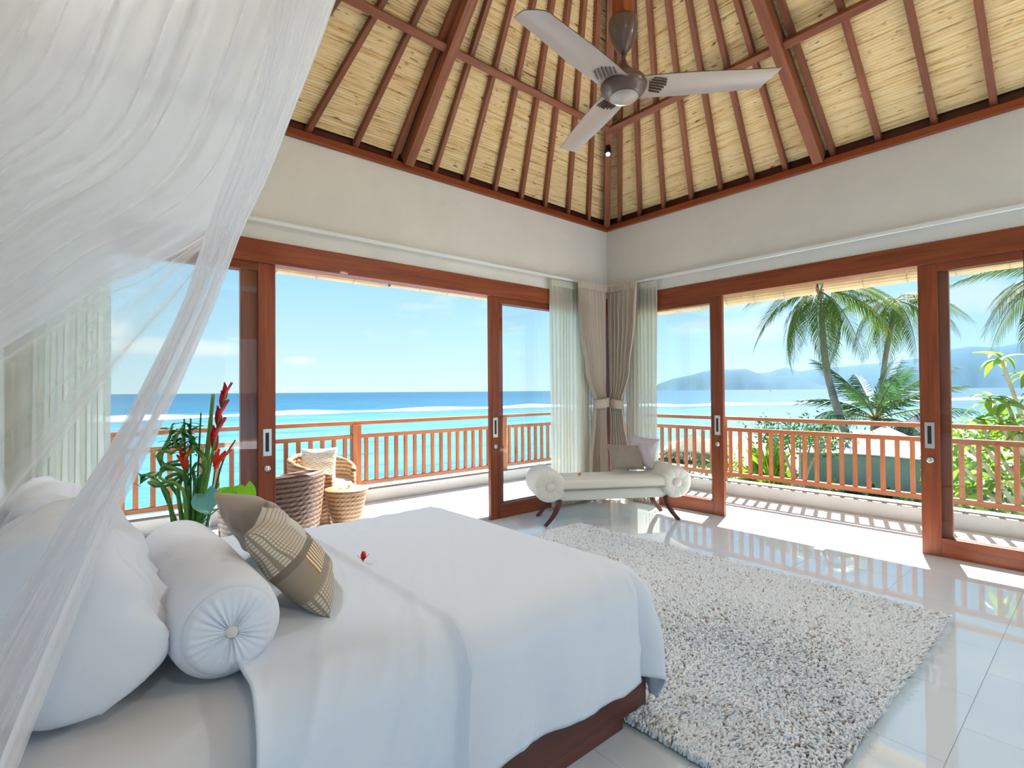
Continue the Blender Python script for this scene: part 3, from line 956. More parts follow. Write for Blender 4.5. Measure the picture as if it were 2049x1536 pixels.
def bl(u, v, top):
    x = 0.10 + 0.70 * u
    wv = 0.088 + 0.008 * sin(pi * min(1, u * 1.3)) - 0.012 * u
    if u > 0.93: wv_ = wv
    y = (v - 0.5) * 2 * wv
    if u > 0.9: x -= max(0, (v - 0.35)) * 0.09 * (u - 0.9) / 0.1
    z = 0.004 - 0.014 * (abs(v - 0.5) * 2) ** 2.5 - (v - 0.5) * 0.018 + (0.004 if top else 0)
    return (x, y, z)
blade.grid(lambda u, v: bl(u, v, False), 16, 10)
blade.grid(lambda u, v: bl(u, v, True), 16, 10)
bm_ = blade.mesh('blade', MT['fan_blade'])
slot = MB()
for k in range(6):
    y = -0.05 + 0.02 * k
    slot.box((0.19 - 0.004 * k, y, 0.001 - y * 0.10), (0.10 - 0.012 * abs(k - 2), 0.0045, 0.010), Matrix.Rotation(0.35, 3, 'Z'))
sm_ = slot.mesh('vent_slot', MT['fan_brown'], False)
for ang in (-46.6, 66.5, -174.0):
    b_ = link('blade', bm_, fan, 0, (0, 0, 0.0), (0, 0, radians(ang)))
    s_ = link('vent_slot', sm_, b_, 0, (0, 0, -0.004))

# small spotlights on the hip rafters (one in view, three unseen ones added to brighten bed and rug)
lm, t, o = new_mat('spot_lens')
em = t.nodes.new('ShaderNodeEmission'); em.inputs[0].default_value = (0.95, 0.98, 1, 1); em.inputs[1].default_value = 1.0
t.links.new(em.outputs[0], o.inputs['Surface'])
def spotlight(label, loc, aim, watts, cone=105):
    loc = Vector(loc); d = (Vector(aim) - loc).normalized()
    h_ = Vector((d.x, d.y, 0)).normalized()
    spt = thing('spotlight', label, 'spotlight', loc)
    MB().box((0, 0, 0.03), (0.05, 0.05, 0.05)).build('mount', MT['black'], spt, False, 0.004)
    ax = (h_ * 0.45 + Vector((0, 0, -1))).normalized()
    MB().tube([Vector((0, 0, 0.02)), ax * 0.05, ax * 0.11], [0.022, 0.034, 0.036], 18).build('lamp_body', MT['black'], spt, True)
    q = ax.to_track_quat('Z', 'Y').to_matrix().to_4x4()
    MB().lathe([(0, 0.0), (0.026, 0.0), (0.026, 0.006), (0, 0.006)], 18, Matrix.Translation(ax * 0.111) @ q).build('lens', lm, spt)
    ld = bpy.data.lights.new('spot_beam', 'SPOT'); ld.energy = watts; ld.spot_size = radians(cone); ld.spot_blend = 0.9
    ld.shadow_soft_size = 0.12; ld.color = (0.90, 0.95, 1.0)
    lo = bpy.data.objects.new('spot_beam', ld); COL.objects.link(lo); lo.parent = spt
    lo.location = ax * 0.26
    lo.rotation_euler = (-d).to_track_quat('Z', 'Y').to_euler()
    return spt
spotlight('small black spotlight on the corner hip rafter below the fan', (-0.80, -0.68, 4.02), (-3.6, -2.6, 0.5), 75)
spotlight('added small black fill spotlight above the mosquito net in the north-west roof corner', (-5.25, -0.66, 4.0), (-3.7, -2.2, 0.5), 60)
spotlight('added small black fill spotlight in the south-east roof corner behind the camera', (-0.80, -6.5, 4.02), (-2.6, -2.6, 0.3), 70)
spotlight('added small black fill spotlight in the south-west roof corner behind the camera', (-5.25, -6.5, 4.02), (-4.0, -2.8, 0.5), 30)

# ------------------------------------------------------------------ pillows (generic cushion shape)
def cushion_mb(wd, ht, th, n=26, pinch=0.07, seed=0, wr=0.006, corner=2.6, blunt=0.0, rnd=0.0, crease=0.0):
    """local: width X, height Z, thickness Y, base at z=0; u,v stored as UV; front face is -Y"""
    mb = MB()
    rs = np.random.default_rng(seed)
    ph = rs.uniform(0, 6.28, 12); fr = rs.uniform(5, 14, 12); dr = rs.uniform(0, pi, 12)
    def pt(u, v, sgn):
        a, b_ = u * 2 - 1, v * 2 - 1
        cb = corner + (7 * blunt if b_ < 0 else 0)
        e = (max(0, 1 - abs(a) ** (corner + 3 * blunt)) * max(0, 1 - abs(b_) ** cb)) ** 0.5
        x = wd / 2 * a * (1 - pinch * (1 - b_ * b_)) * sqrt(1 - rnd * b_ * b_ / 2)
        z = ht / 2 * b_ * (1 - pinch * (1 - a * a)) * sqrt(1 - rnd * a * a / 2)
        w_ = 0
        for k in range(12):
            w_ += sin(fr[k] * (cos(dr[k]) * a + sin(dr[k]) * b_) + ph[k])
        y = sgn * (th / 2 * e * (1 + 0.25 * blunt * (1 - v)) + wr * w_ * 0.4 * min(1, e * 2) * (1 - 0.5 * e))
        if crease: y += sgn * crease * (wrinkle(a * 0.55, b_ * 0.55, seed, 0.5 + seed) - 0.35) * min(1, e * 2.5)
        return Vector((x, y, z + ht / 2))
    mb.grid(lambda u, v: pt(u, v, -1), n, n, lambda u, v: (u, v))
    mb.grid(lambda u, v: pt(1 - u, v, 1), n, n, lambda u, v: (1 - u, v))
    # weld the rim
    return mb
def weld(o_):
    import bmesh
    bm = bmesh.new(); bm.from_mesh(o_.data)
    bmesh.ops.remove_doubles(bm, verts=bm.verts, dist=1e-5)
    bmesh.ops.recalc_face_normals(bm, faces=bm.faces)
    bm.to_mesh(o_.data); bm.free()
    for p in o_.data.polygons: p.use_smooth = True
    return o_
def cushion(name, label, cat, wd, ht, th, mtn, loc, rz=0, lean=0, rollx=0, group=None, **kw):
    o_ = cushion_mb(wd, ht, th, **kw).build(name, MT[mtn], None, True)
    weld(o_)
    M = Matrix.Translation(loc) @ Matrix.Rotation(rz, 4, 'Z') @ Matrix.Rotation(lean, 4, 'X') @ Matrix.Rotation(rollx, 4, 'Y')
    o_.matrix_world = M
    return tag(o_, label, cat, group)

# ------------------------------------------------------------------ bed
BX0, BX1, BYN, BYF = -5.70, -3.46, -3.02, -1.42       # head, foot, near side, far side
MZ = 0.62
bed = thing('bed', 'large platform bed with a dark red-brown wooden base', 'bed', ((BX0 + BX1) / 2, (BYN + BYF) / 2, 0))
cx_, cy_ = (BX0 + BX1) / 2, (BYN + BYF) / 2
fr_ = MB().box((0.02, 0.0, 0.19), (BX1 - BX0 - 0.08, BYF - BYN - 0.06, 0.26)).build('base_panel', MT['bed_wood'], bed, False, 0.006)
MB().span((-1.10, -(BYF - BYN) / 2 + 0.05, 0.0), (0.97, (BYF - BYN) / 2 - 0.09, 0.064)).build('plinth', MT['bed_wood'], bed, False, 0.004)
MB().box((-(BX1 - BX0) / 2 - 0.03, 0, 0.55), (0.06, BYF - BYN + 0.1, 1.1)).build('headboard', MT['bed_wood'], bed, False, 0.01)
mt_ = MB().box((cx_, cy_, 0.47), (BX1 - BX0 - 0.06, BYF - BYN - 0.02, 0.29)).build('mattress', MT['mattress'], None, True, 0.0)
mt_.location = (0, 0, 0)
md = mt_.modifiers.new('bevel', 'BEVEL'); md.width = 0.12; md.segments = 8; md.limit_method = 'ANGLE'
tag(mt_, 'thick mattress in a smooth white fitted sheet on the dark bed base', 'mattress')

from mathutils import noise as mnoise
def wrinkle(x, y, seed, ang):
    c_, s_ = cos(ang), sin(ang)
    p = Vector(((c_ * x + s_ * y) * 1.3, (-s_ * x + c_ * y) * 5.5, seed * 3.7))
    p += 0.35 * mnoise.noise_vector(p * 0.6)
    n1 = mnoise.noise(p); n2 = mnoise.noise(p * 2.3 + Vector((5, 3, 1)))
    return (1 - abs(n1)) ** 5 * 0.7 + (1 - abs(n2)) ** 6 * 0.3

def cloth(name, x0, x1, hn, hf, hfoot, z, r_, lift, ns, nt, seed, rip=0.012, skew=0.0, foot=True, flare=0.05, wamp=0.020, wang=0.9, yn=BYN, yf=BYF, xedge=BX1):
    rs = np.random.default_rng(seed)
    pp = rs.uniform(0, 6.28, 8); ff = rs.uniform(3, 11, 8); dd = rs.uniform(-0.6, 0.6, 8)
    def prof(s_):
        q = r_ * pi / 2
        if s_ < q: return r_ * sin(s_ / r_), r_ * (1 - cos(s_ / r_))
        return r_ + flare * (s_ - q), r_ + (s_ - q)
    smax = (x1 - (xedge - r_)) if not foot else 0
    mb = MB()
    y_lo, y_hi = yn + r_, yf - r_
    T0, T1 = y_lo - (r_ * pi / 2 - r_ + r_ + hn), y_hi + (r_ * pi / 2 + hf)
    XE = xedge - r_
    S1 = (XE + r_ * pi / 2 + hfoot) if foot else x1
    def fn(u, v):
        tt = T0 + (T1 - T0) * v
        sx = x0 + (S1 - x0) * u
        near = max(0, y_lo - tt); far = max(0, tt - y_hi)
        if not foot: sx += skew * near
        else: sx += 0.0
        ox = max(0, sx - XE); oy = max(near, far)
        sg = -1 if near > 0 else 1
        yb = min(max(tt, y_lo), y_hi); xb = min(sx, XE)
        wob = sum(sin(ff[k] * (tt * cos(dd[k]) + sx * sin(dd[k])) + pp[k]) for k in range(8)) / 8
        wk = wamp * wrinkle(sx, tt, seed, wang)
        if not foot: wk += 0.05 * math.exp(-((1 - u) * (S1 - x0) / 0.022) ** 2) + 0.03 * math.exp(-(u * (S1 - x0) / 0.02) ** 2)
        if ox > 0 and oy > 0:
            Lr = (ox ** 3.0 + oy ** 3.0) ** (1 / 3.0)
            a = atan2(oy, ox)
            ou, dz = prof(min(Lr, z - 0.085 + r_ * 0.57))
            ou += rip * 2.2 * min(1, dz / 0.3) * sin(a * 7 + 0.6) + 0.05 * sin(2 * a) * min(1, dz / 0.25)
            return Vector((xb + ou * cos(a), yb + sg * ou * sin(a), z - dz + lift))
        if ox > 0:
            ou, dz = prof(ox)
            ou += rip * min(1, dz / 0.3) * (0.8 + sin(tt * 17 + pp[0]) + 0.6 * sin(tt * 29 + pp[1]))
            return Vector((xb + ou, yb, z - dz + lift + 0.004 * wob * (dz < .1)))
        if oy > 0:
            ou, dz = prof(oy)
            ou += rip * min(1, dz / 0.3) * (0.8 + 0.8 * sin(sx * 9 + pp[2]) + 0.5 * sin(sx * 21 + pp[3]))
            hemw = 0.012 * sin(sx * 4.3 + pp[4])
            return Vector((xb, yb + sg * (ou + lift + 0.7 * wk), z - dz + lift + hemw * (dz > 0.35) + 0.35 * wk * max(0, 1 - dz / 0.12)))
        return Vector((sx, tt, z + lift + 0.006 * wob + 0.35 * wk))
    mb.grid(fn, ns, nt)
    o_ = mb.build(name, MT['linen'], None, True, fix=False)
    md = o_.modifiers.new('solid', 'SOLIDIFY'); md.thickness = 0.006; md.offset = 1
    return o_
sh = cloth('bed_sheet', -4.90, 0, 0.285, 0.40, 0.44, MZ + 0.012, 0.13, 0.004, 120, 160, 3, foot=True)
tag(sh, 'smooth white bed sheet draped over the foot and sides of the bed', 'sheet')
fd = cloth('folded_duvet', -4.975, -4.42, 0.325, 0.40, 0, MZ + 0.012, 0.13, 0.030, 70, 190, 5, rip=0.008, skew=-0.10, foot=False, wamp=0.022, wang=1.1)
tag(fd, 'folded-back white duvet band lying across the bed beside the cushions', 'duvet')

# pillows and cushions on the bed
PZ = MZ + 0.005
cushion('pillow', 'big white pillow nearest the camera at the left bottom corner', 'pillow', 0.52, 0.46, 0.27, 'pillow', (-5.215, -2.60, PZ + 0.012), radians(-95), radians(17), 0, 'white sleeping pillows', seed=1, wr=0.016, n=56, crease=0.022, blunt=1.0, rnd=0.35, pinch=0.03)
cushion('pillow', 'white pillow standing on the far half of the bed behind the bolster', 'pillow', 0.66, 0.44, 0.23, 'pillow', (-5.235, -1.86, PZ + 0.014), -pi / 2, radians(22), 0, 'white sleeping pillows', seed=2, wr=0.016, n=56, crease=0.022, blunt=0.7, rnd=0.3, pinch=0.03)
cushion('pillow', 'white pillow leaning on the headboard behind the big near pillow', 'pillow', 0.66, 0.48, 0.18, 'pillow', (-5.50, -2.56, PZ + 0.01), -pi / 2, radians(7), 0, 'white sleeping pillows', seed=3, wr=0.016, n=56, crease=0.022, blunt=0.7, rnd=0.3, pinch=0.03)
cushion('pillow', 'white pillow leaning on the headboard at the far side behind the net', 'pillow', 0.66, 0.48, 0.18, 'pillow', (-5.51, -1.84, PZ + 0.01), -pi / 2, radians(7), 0, 'white sleeping pillows', seed=4, wr=0.016, n=56, crease=0.022, blunt=0.7, rnd=0.3, pinch=0.03)

BR = 0.131
def bol_fn(r_, z_, a):
    return (r_ * (1 + 0.006 * sin(3 * a + z_ * 9)), z_)
bl_ = MB()
prof = [(0.030, 0.015), (0.05, 0.004), (0.08, 0.0), (0.110, 0.010), (0.126, 0.035), (0.131, 0.08), (0.131, 0.3), (0.133, 0.5), (0.131, 0.72), (0.128, 0.80), (0.112, 0.83), (0.07, 0.845), (0.03, 0.835)]
bol = thing('bolster', 'white cylindrical bolster with a gathered end on the bed', 'bolster', (-4.985, -2.82, PZ + BR), 0)
Mb = Matrix.Rotation(-pi / 2, 4, 'X')
MB().lathe(prof, 72, Mb, bol_fn).build('cover', MT['pillow'], bol, True)
pl_ = MB()
def pleat(u, v):
    a = 2 * pi * u; r_ = 0.016 + 0.09 * v
    amp = 0.006 * (1 - v) ** 0.7 * (0.6 + 0.4 * sin(5 * a))
    z_ = -0.004 - 0.006 * sin(pi * v) + amp * sin(26 * a) - 0.004 * (1 - v)
    if v > 0.98: z_ = 0.006
    return Mb @ Vector((r_ * cos(a), r_ * sin(a), z_))
pl_.grid(pleat, 156, 10, closed=True)
pl_.build('gathered_end', MT['pillow'], bol, True)
MB().lathe([(0.0, -0.012), (0.012, -0.012), (0.018, -0.006), (0.018, 0.002), (0.0, 0.004)], 20, Mb).build('button', MT['bench'], bol, True)

cushion('cushion', 'plain taupe cushion leaning behind the bolster near the flowers', 'cushion', 0.36, 0.34, 0.13, 'taupe', (-4.63, -2.04, PZ + 0.045), radians(108), radians(-32), 0, None, seed=6, wr=0.006)
cushion('cushion', 'patchwork taupe cushion with gold stripes and woven squares on the bed', 'cushion', 0.38, 0.36, 0.15, 'patch', (-4.625, -2.545, PZ + 0.045), radians(68), radians(-40), 0, None, seed=8, wr=0.006)

def petal_mb(ln_, wd):
    mb = MB()
    mb.grid(lambda u, v: Vector((ln_ * v, (u - 0.5) * wd * sin(pi * (0.12 + 0.84 * v)) ** 0.7, 0.30 * ln_ * v * v + 0.15 * wd * abs(u - 0.5))), 4, 6)
    return mb
def blossom(label, loc, size, m_in, m_out, tilt=0.3, n=5, group=None, dead=0):
    t_ = thing('frangipani_blossom', label, 'flower', loc, random.uniform(0, 6), group)
    for k in range(n):
        b_ = petal_mb(size, size * 0.62).build('petal', MT[m_out if k % 2 == 0 else m_in], t_, True, 0, (0, 0, size * 0.22), (0, -tilt * (0.7 + 0.5 * ((k * 7) % 3)), 2 * pi * k / n))
    MB().lathe([(0, 0), (size * .12, size * .06), (size * .16, size * .26), (0, size * .3)], 10).build('flower_heart', MT['petal_yellow'], t_, True)
    return t_
blossom('red and yellow frangipani blossom lying on the white bed sheet', (-4.37, -2.24, MZ + 0.032), 0.034, 'petal_yellow', 'petal_red', 0.7)

# ------------------------------------------------------------------ rug
RX0, RX1, RY0, RY1 = -3.58, -1.42, -3.62, -0.76
rug = thing('shag_rug', 'large cream shag rug with brown flecks at the foot of the bed', 'rug', ((RX0 + RX1) / 2, (RY0 + RY1) / 2, 0))
MB().box((0, 0, 0.010), (RX1 - RX0 - 0.02, RY1 - RY0 - 0.02, 0.012)).build('backing', MT['taupe'], rug, False)
NT = 105000
px = rng.uniform(-(RX1 - RX0) / 2, (RX1 - RX0) / 2, NT); py = rng.uniform(-(RY1 - RY0) / 2, (RY1 - RY0) / 2, NT)
h = rng.uniform(0.026, 0.036, NT); rad = rng.uniform(0.0046, 0.0064, NT)
# pile lies in slowly turning directions
lx = 0.014 * np.sin(px * 3.1 + 1.3 * np.sin(py * 2.3)) + rng.normal(0, 0.013, NT)
ly = 0.014 * np.cos(py * 2.7 + 1.1 * np.sin(px * 3.3)) + rng.normal(0, 0.013, NT)
edge = 0.5 * (RX1 - RX0) - np.abs(px); lx += np.where(edge < 0.05, np.sign(px) * 0.006, 0)
edge = 0.5 * (RY1 - RY0) - np.abs(py); ly += np.where(edge < 0.05, np.sign(py) * 0.006, 0)
a0 = rng.uniform(0, 2 * pi, NT)
tv = rng.uniform(0, 1, NT)
patch_ = 0.16 + 0.09 * np.sin(px * 5.1 + 2 * np.sin(py * 3.7)) * np.cos(py * 6.3 + px * 2.1)
tv = np.where(tv < patch_, tv * 0.10 / np.maximum(patch_, 0.01), np.maximum(tv, 0.2))
h = np.where(tv < 0.1, h * 0.92, h)
V = np.zeros((NT, 7, 3)); 
for k in range(3):
    V[:, k, 0] = px + rad * np.cos(a0 + k * 2.094); V[:, k, 1] = py + rad * np.sin(a0 + k * 2.094); V[:, k, 2] = 0.010
    V[:, 3 + k, 0] = px + lx * 0.45 + 1.3 * rad * np.cos(a0 + k * 2.094); V[:, 3 + k, 1] = py + ly * 0.45 + 1.3 * rad * np.sin(a0 + k * 2.094); V[:, 3 + k, 2] = 0.010 + h * 0.78
V[:, 6, 0] = px + lx * 0.9; V[:, 6, 1] = py + ly * 0.9; V[:, 6, 2] = 0.010 + h
tri = np.array([(0, 1, 4), (0, 4, 3), (1, 2, 5), (1, 5, 4), (2, 0, 3), (2, 3, 5), (3, 4, 6), (4, 5, 6), (5, 3, 6)])
F = (np.arange(NT)[:, None, None] * 7 + tri[None]).reshape(-1)
me = bpy.data.meshes.new('pile')
me.vertices.add(NT * 7); me.vertices.foreach_set('co', V.ravel())
me.loops.add(len(F)); me.loops.foreach_set('vertex_index', F.astype(np.int32))
me.polygons.add(len(F) // 3); me.polygons.foreach_set('loop_start', np.arange(0, len(F), 3, dtype=np.int32))
me.polygons.foreach_set('use_smooth', np.ones(len(F) // 3, dtype=bool))
me.materials.append(MT['pile'])
atr = me.attributes.new('tuft', 'FLOAT', 'POINT')
atr.data.foreach_set('value', np.repeat(tv, 7).astype(np.float32))
me.update(); me.validate()
pl_ = link('pile', me, rug); pl_['kind'] = 'stuff'

# ------------------------------------------------------------------ daybed bench in the corner
bench = thing('daybed_bench', 'cream upholstered bench with rolled arms in front of the corner curtains', 'bench', (-0.955, -0.735, 0), radians(-32))
BL, BD = 1.335, 0.52
MB().box((0, 0.012, 0.297), (BL, BD - 0.06, 0.105)).build('seat_frame', MT['bench'], bench, True, 0.015)
sc_ = MB()
def seatc(u, v):
    a, b_ = u * 2 - 1, v * 2 - 1
    return Vector((a * (BL / 2 - 0.10), b_ * BD / 2, 0.0))
so_ = MB().box((0, -0.005, 0.405), (BL - 0.20, BD, 0.10)).build('seat_cushion', MT['bench'], bench, True, 0.0)
md = so_.modifiers.new('bevel', 'BEVEL'); md.width = 0.035; md.segments = 5; md.limit_method = 'ANGLE'
MB().tube([(-BL / 2 + .12, -BD / 2 - .006, 0.362), (BL / 2 - .12, -BD / 2 - .006, 0.362)], 0.005, 8).build('gap_shade', MT['greige'], so_, True)  # darker strip stands for the shaded gap between cushion and frame
AR = 0.162
for sg in (-1, 1):
    M_ = Matrix.Translation((sg * BL / 2, -BD / 2 - 0.01, 0.40)) @ Matrix.Rotation(-pi / 2, 4, 'X')
    def afn(r_, z_, a):
        k = 0.0
        if z_ < 0.03 or z_ > BD - 0.01: k = 0.0045 * abs(cos(5 * a)) ** 18 * min(1, r_ / 0.1)
        return (r_, z_ + (k if z_ < 0.1 else -k))
    pr = [(0.03, 0.020), (0.06, 0.004), (0.10, -0.006), (0.135, 0.0), (0.155, 0.018), (AR, 0.045), (AR, 0.15), (AR * 1.01, 0.27), (AR, 0.40), (AR, BD - 0.04), (0.155, BD - 0.012), (0.13, BD + 0.006), (0.05, BD), (0.03, BD - 0.01)]
    ar = MB().lathe(pr, 120, M_, afn).build('roll_arm', MT['bench'], bench, True)
    MB().lathe([(0.0, -0.016), (0.028, -0.012), (0.044, -0.002), (0.047, 0.018), (0.0, 0.03)], 28, M_).build('button', MT['bench'], ar, True)
    for q in (-1, 1):
        lg = MB()
        n_ = 10; pts = []; rr = []
        for i in range(n_ + 1):
            f_ = i / n_
            pts.append((sg * (BL / 2 - 0.10 + 0.145 * (f_ ** 1.9)), q * (BD / 2 - 0.05), 0.262 * (1 - f_))); rr.append(0.036 - 0.015 * f_)
        lg.tube(pts, rr, 4)
        lg.build('leg', MT['dark_wood'], bench, False, 0.004)
bz = radians(-32)
def bpt(x, y, z):
    return Vector((-0.955 + x * cos(bz) - y * sin(bz), -0.735 + x * sin(bz) + y * cos(bz), z))
cushion('cushion', 'grey-brown cushion lying at the right end of the bench', 'cushion', 0.40, 0.30, 0.13, 'greige', bpt(0.26, 0.02, 0.50), bz + radians(12), radians(-32), radians(5), None, seed=11)
cushion('cushion', 'pale lavender cushion tucked beside the right roll arm of the bench', 'cushion', 0.34, 0.34, 0.12, 'lavender', bpt(0.43, 0.16, 0.51), bz + radians(-52), radians(-18), radians(6), None, seed=12)
blossom('orange frangipani blossom lying on the seat of the bench', bpt(-0.30, -0.02, 0.457), 0.032, 'petal_yellow', 'petal_orange', 0.5)

# ------------------------------------------------------------------ curtains
def curtain(name, label, wall, edges, folds, amp, mtn, cat='curtain', tie=None, head=True, off=0.10, seed=0, nu=140, nv=44):
    """edges: list of (z, s0, s1): the run along the wall at each height"""
    rs = np.random.default_rng(seed); p1, p2 = rs.uniform(0, 6.28, 2)
    root = thing(name, label, cat, (0, 0, 0))
    zs = [e_[0] for e_ in edges]
    def run(z):
        for i in range(len(edges) - 1):
            if edges[i][0] >= z >= edges[i + 1][0]:
                f_ = (edges[i][0] - z) / (edges[i][0] - edges[i + 1][0])
                f_ = f_ * f_ * (3 - 2 * f_)
                return tuple(edges[i][k] + (edges[i + 1][k] - edges[i][k]) * f_ for k in (1, 2))
        return edges[-1][1:]
    wmax = max(abs(e_[2] - e_[1]) for e_ in edges)
    def place(s_, d, z):
        return Vector((s_, -d, z)) if wall == 'N' else Vector((-d, s_, z))
    def fn(u, v):
        z = zs[0] + (zs[-1] - zs[0]) * v
        a, b_ = run(z)
        sq = abs(b_ - a) / wmax
        uu = u + 0.012 * sin(9 * u + p1 + 2.2 * v) + 0.006 * sin(23 * u + p2)
        s_ = a + (b_ - a) * u + 0.008 * sin(folds * 4 * pi * uu) * sq
        A = amp * (0.55 + 0.45 * sq) * (0.35 + 0.65 * min(1, v * 9)) * (0.8 + 0.35 * sin(5 * u + p2))
        d = off + A * sin(folds * 2 * pi * uu + 0.5 * sin(3 * v + p1))
        if tie: d += 0.03 * math.exp(-((z - tie) / 0.10) ** 2)
        return place(s_, d, z)
    MB().grid(fn, nu, nv).build('curtain_cloth', MT[mtn], root, True, fix=False)
    if head:
        a, b_ = run(zs[0])
        def hf(u, v):
            s_ = a + (b_ - a) * u
            return place(s_, off + 0.022 + 0.004 * sin(folds * 2 * pi * u * 2), zs[0] + 0.002 - 0.075 * v)
        MB().grid(hf, 80, 3).build('heading_tape', MT[mtn], root, True, fix=False)
    if tie:
        a, b_ = run(tie); c = (a + b_) / 2; hw = abs(b_ - a) / 2 + 0.016
        def tf(u, v):
            an = 2 * pi * u
            return place(c + hw * cos(an), off + 0.028 + 0.072 * sin(an), tie - 0.055 + 0.11 * v + 0.014 * cos(an))
        tb = MB().grid(tf, 40, 4, closed=True).build('tieback', MT['drape'], root, True, fix=False)
        md = tb.modifiers.new('solid', 'SOLIDIFY'); md.thickness = 0.006
    return root
curtain('sheer_curtain', 'white sheer curtain hanging left of the beige drapes in the corner', 'N', [(2.63, -1.09, -0.20), (0.02, -1.08, -0.22)], 15, 0.020, 'sheer', seed=1, off=0.055)
curtain('sheer_curtain', 'white sheer curtain hanging right of the beige drapes in the corner', 'E', [(2.63, -0.79, -0.20), (0.02, -0.77, -0.22)], 11, 0.020, 'sheer', seed=2, off=0.055)
curtain('drape_curtain', 'beige tied-back drape on the sea side of the room corner', 'N', [(2.64, -0.735, -0.19), (2.2, -0.71, -0.20), (1.6, -0.58, -0.21), (1.20, -0.44, -0.24), (1.0, -0.46, -0.22), (0.5, -0.53, -0.20), (0.03, -0.57, -0.19)], 8, 0.046, 'drape', tie=1.20, off=0.14, seed=3, nu=220)
curtain('drape_curtain', 'beige tied-back drape on the garden side of the room corner', 'E', [(2.64, -0.56, -0.13), (2.2, -0.54, -0.15), (1.6, -0.46, -0.16), (1.20, -0.345, -0.17), (1.0, -0.36, -0.16), (0.5, -0.45, -0.14), (0.03, -0.49, -0.13)], 7, 0.046, 'drape', tie=1.19, off=0.14, seed=4)
curtain('sheer_curtain', 'white curtain behind the mosquito net at the left edge of the photo', 'N', [(2.63, -5.98, -5.09), (0.02, -5.98, -5.09)], 15, 0.030, 'sheer', seed=5, off=0.075)
tk = thing('curtain_track', 'slim white curtain track running along both walls and round the corner', 'curtain rail', (0, 0, 2.66))
tp = [(-6.0, -0.062, 0)] + [(-0.20, -0.062, 0)] + [(-0.062 - 0.138 + 0.138 * sin(a), -0.062 - 0.138 + 0.138 * cos(a), 0) for a in np.linspace(0.2, pi / 2 - 0.2, 6)] + [(-0.062, -0.20, 0), (-0.062, -7.0, 0)]
tm = MB()
def tprof(i, k):
    pass
for i in range(len(tp) - 1):
    a, b_ = Vector(tp[i]), Vector(tp[i + 1]); d = (b_ - a).normalized(); n_ = Vector((-d.y, d.x, 0))
    q = [n_ * -0.017 + Vector((0, 0, -0.014)), n_ * 0.017 + Vector((0, 0, -0.014)), n_ * 0.017 + Vector((0, 0, 0.014)), n_ * -0.017 + Vector((0, 0, 0.014))]
    tm.add([a + p for p in q] + [b_ + p for p in q], [(0, 1, 5, 4), (1, 2, 6, 5), (2, 3, 7, 6), (3, 0, 4, 7), (3, 2, 1, 0), (4, 5, 6, 7)])
tm.build('rail', MT['white'], tk)
for k in range(7):
    MB().box((-0.9 - 0.8 * k, -0.03, 0.02), (0.03, 0.06, 0.012)).build('bracket', MT['white'], tk)
    MB().box((-0.03, -0.9 - 0.8 * k, 0.02), (0.06, 0.03, 0.012)).build('bracket', MT['white'], tk)

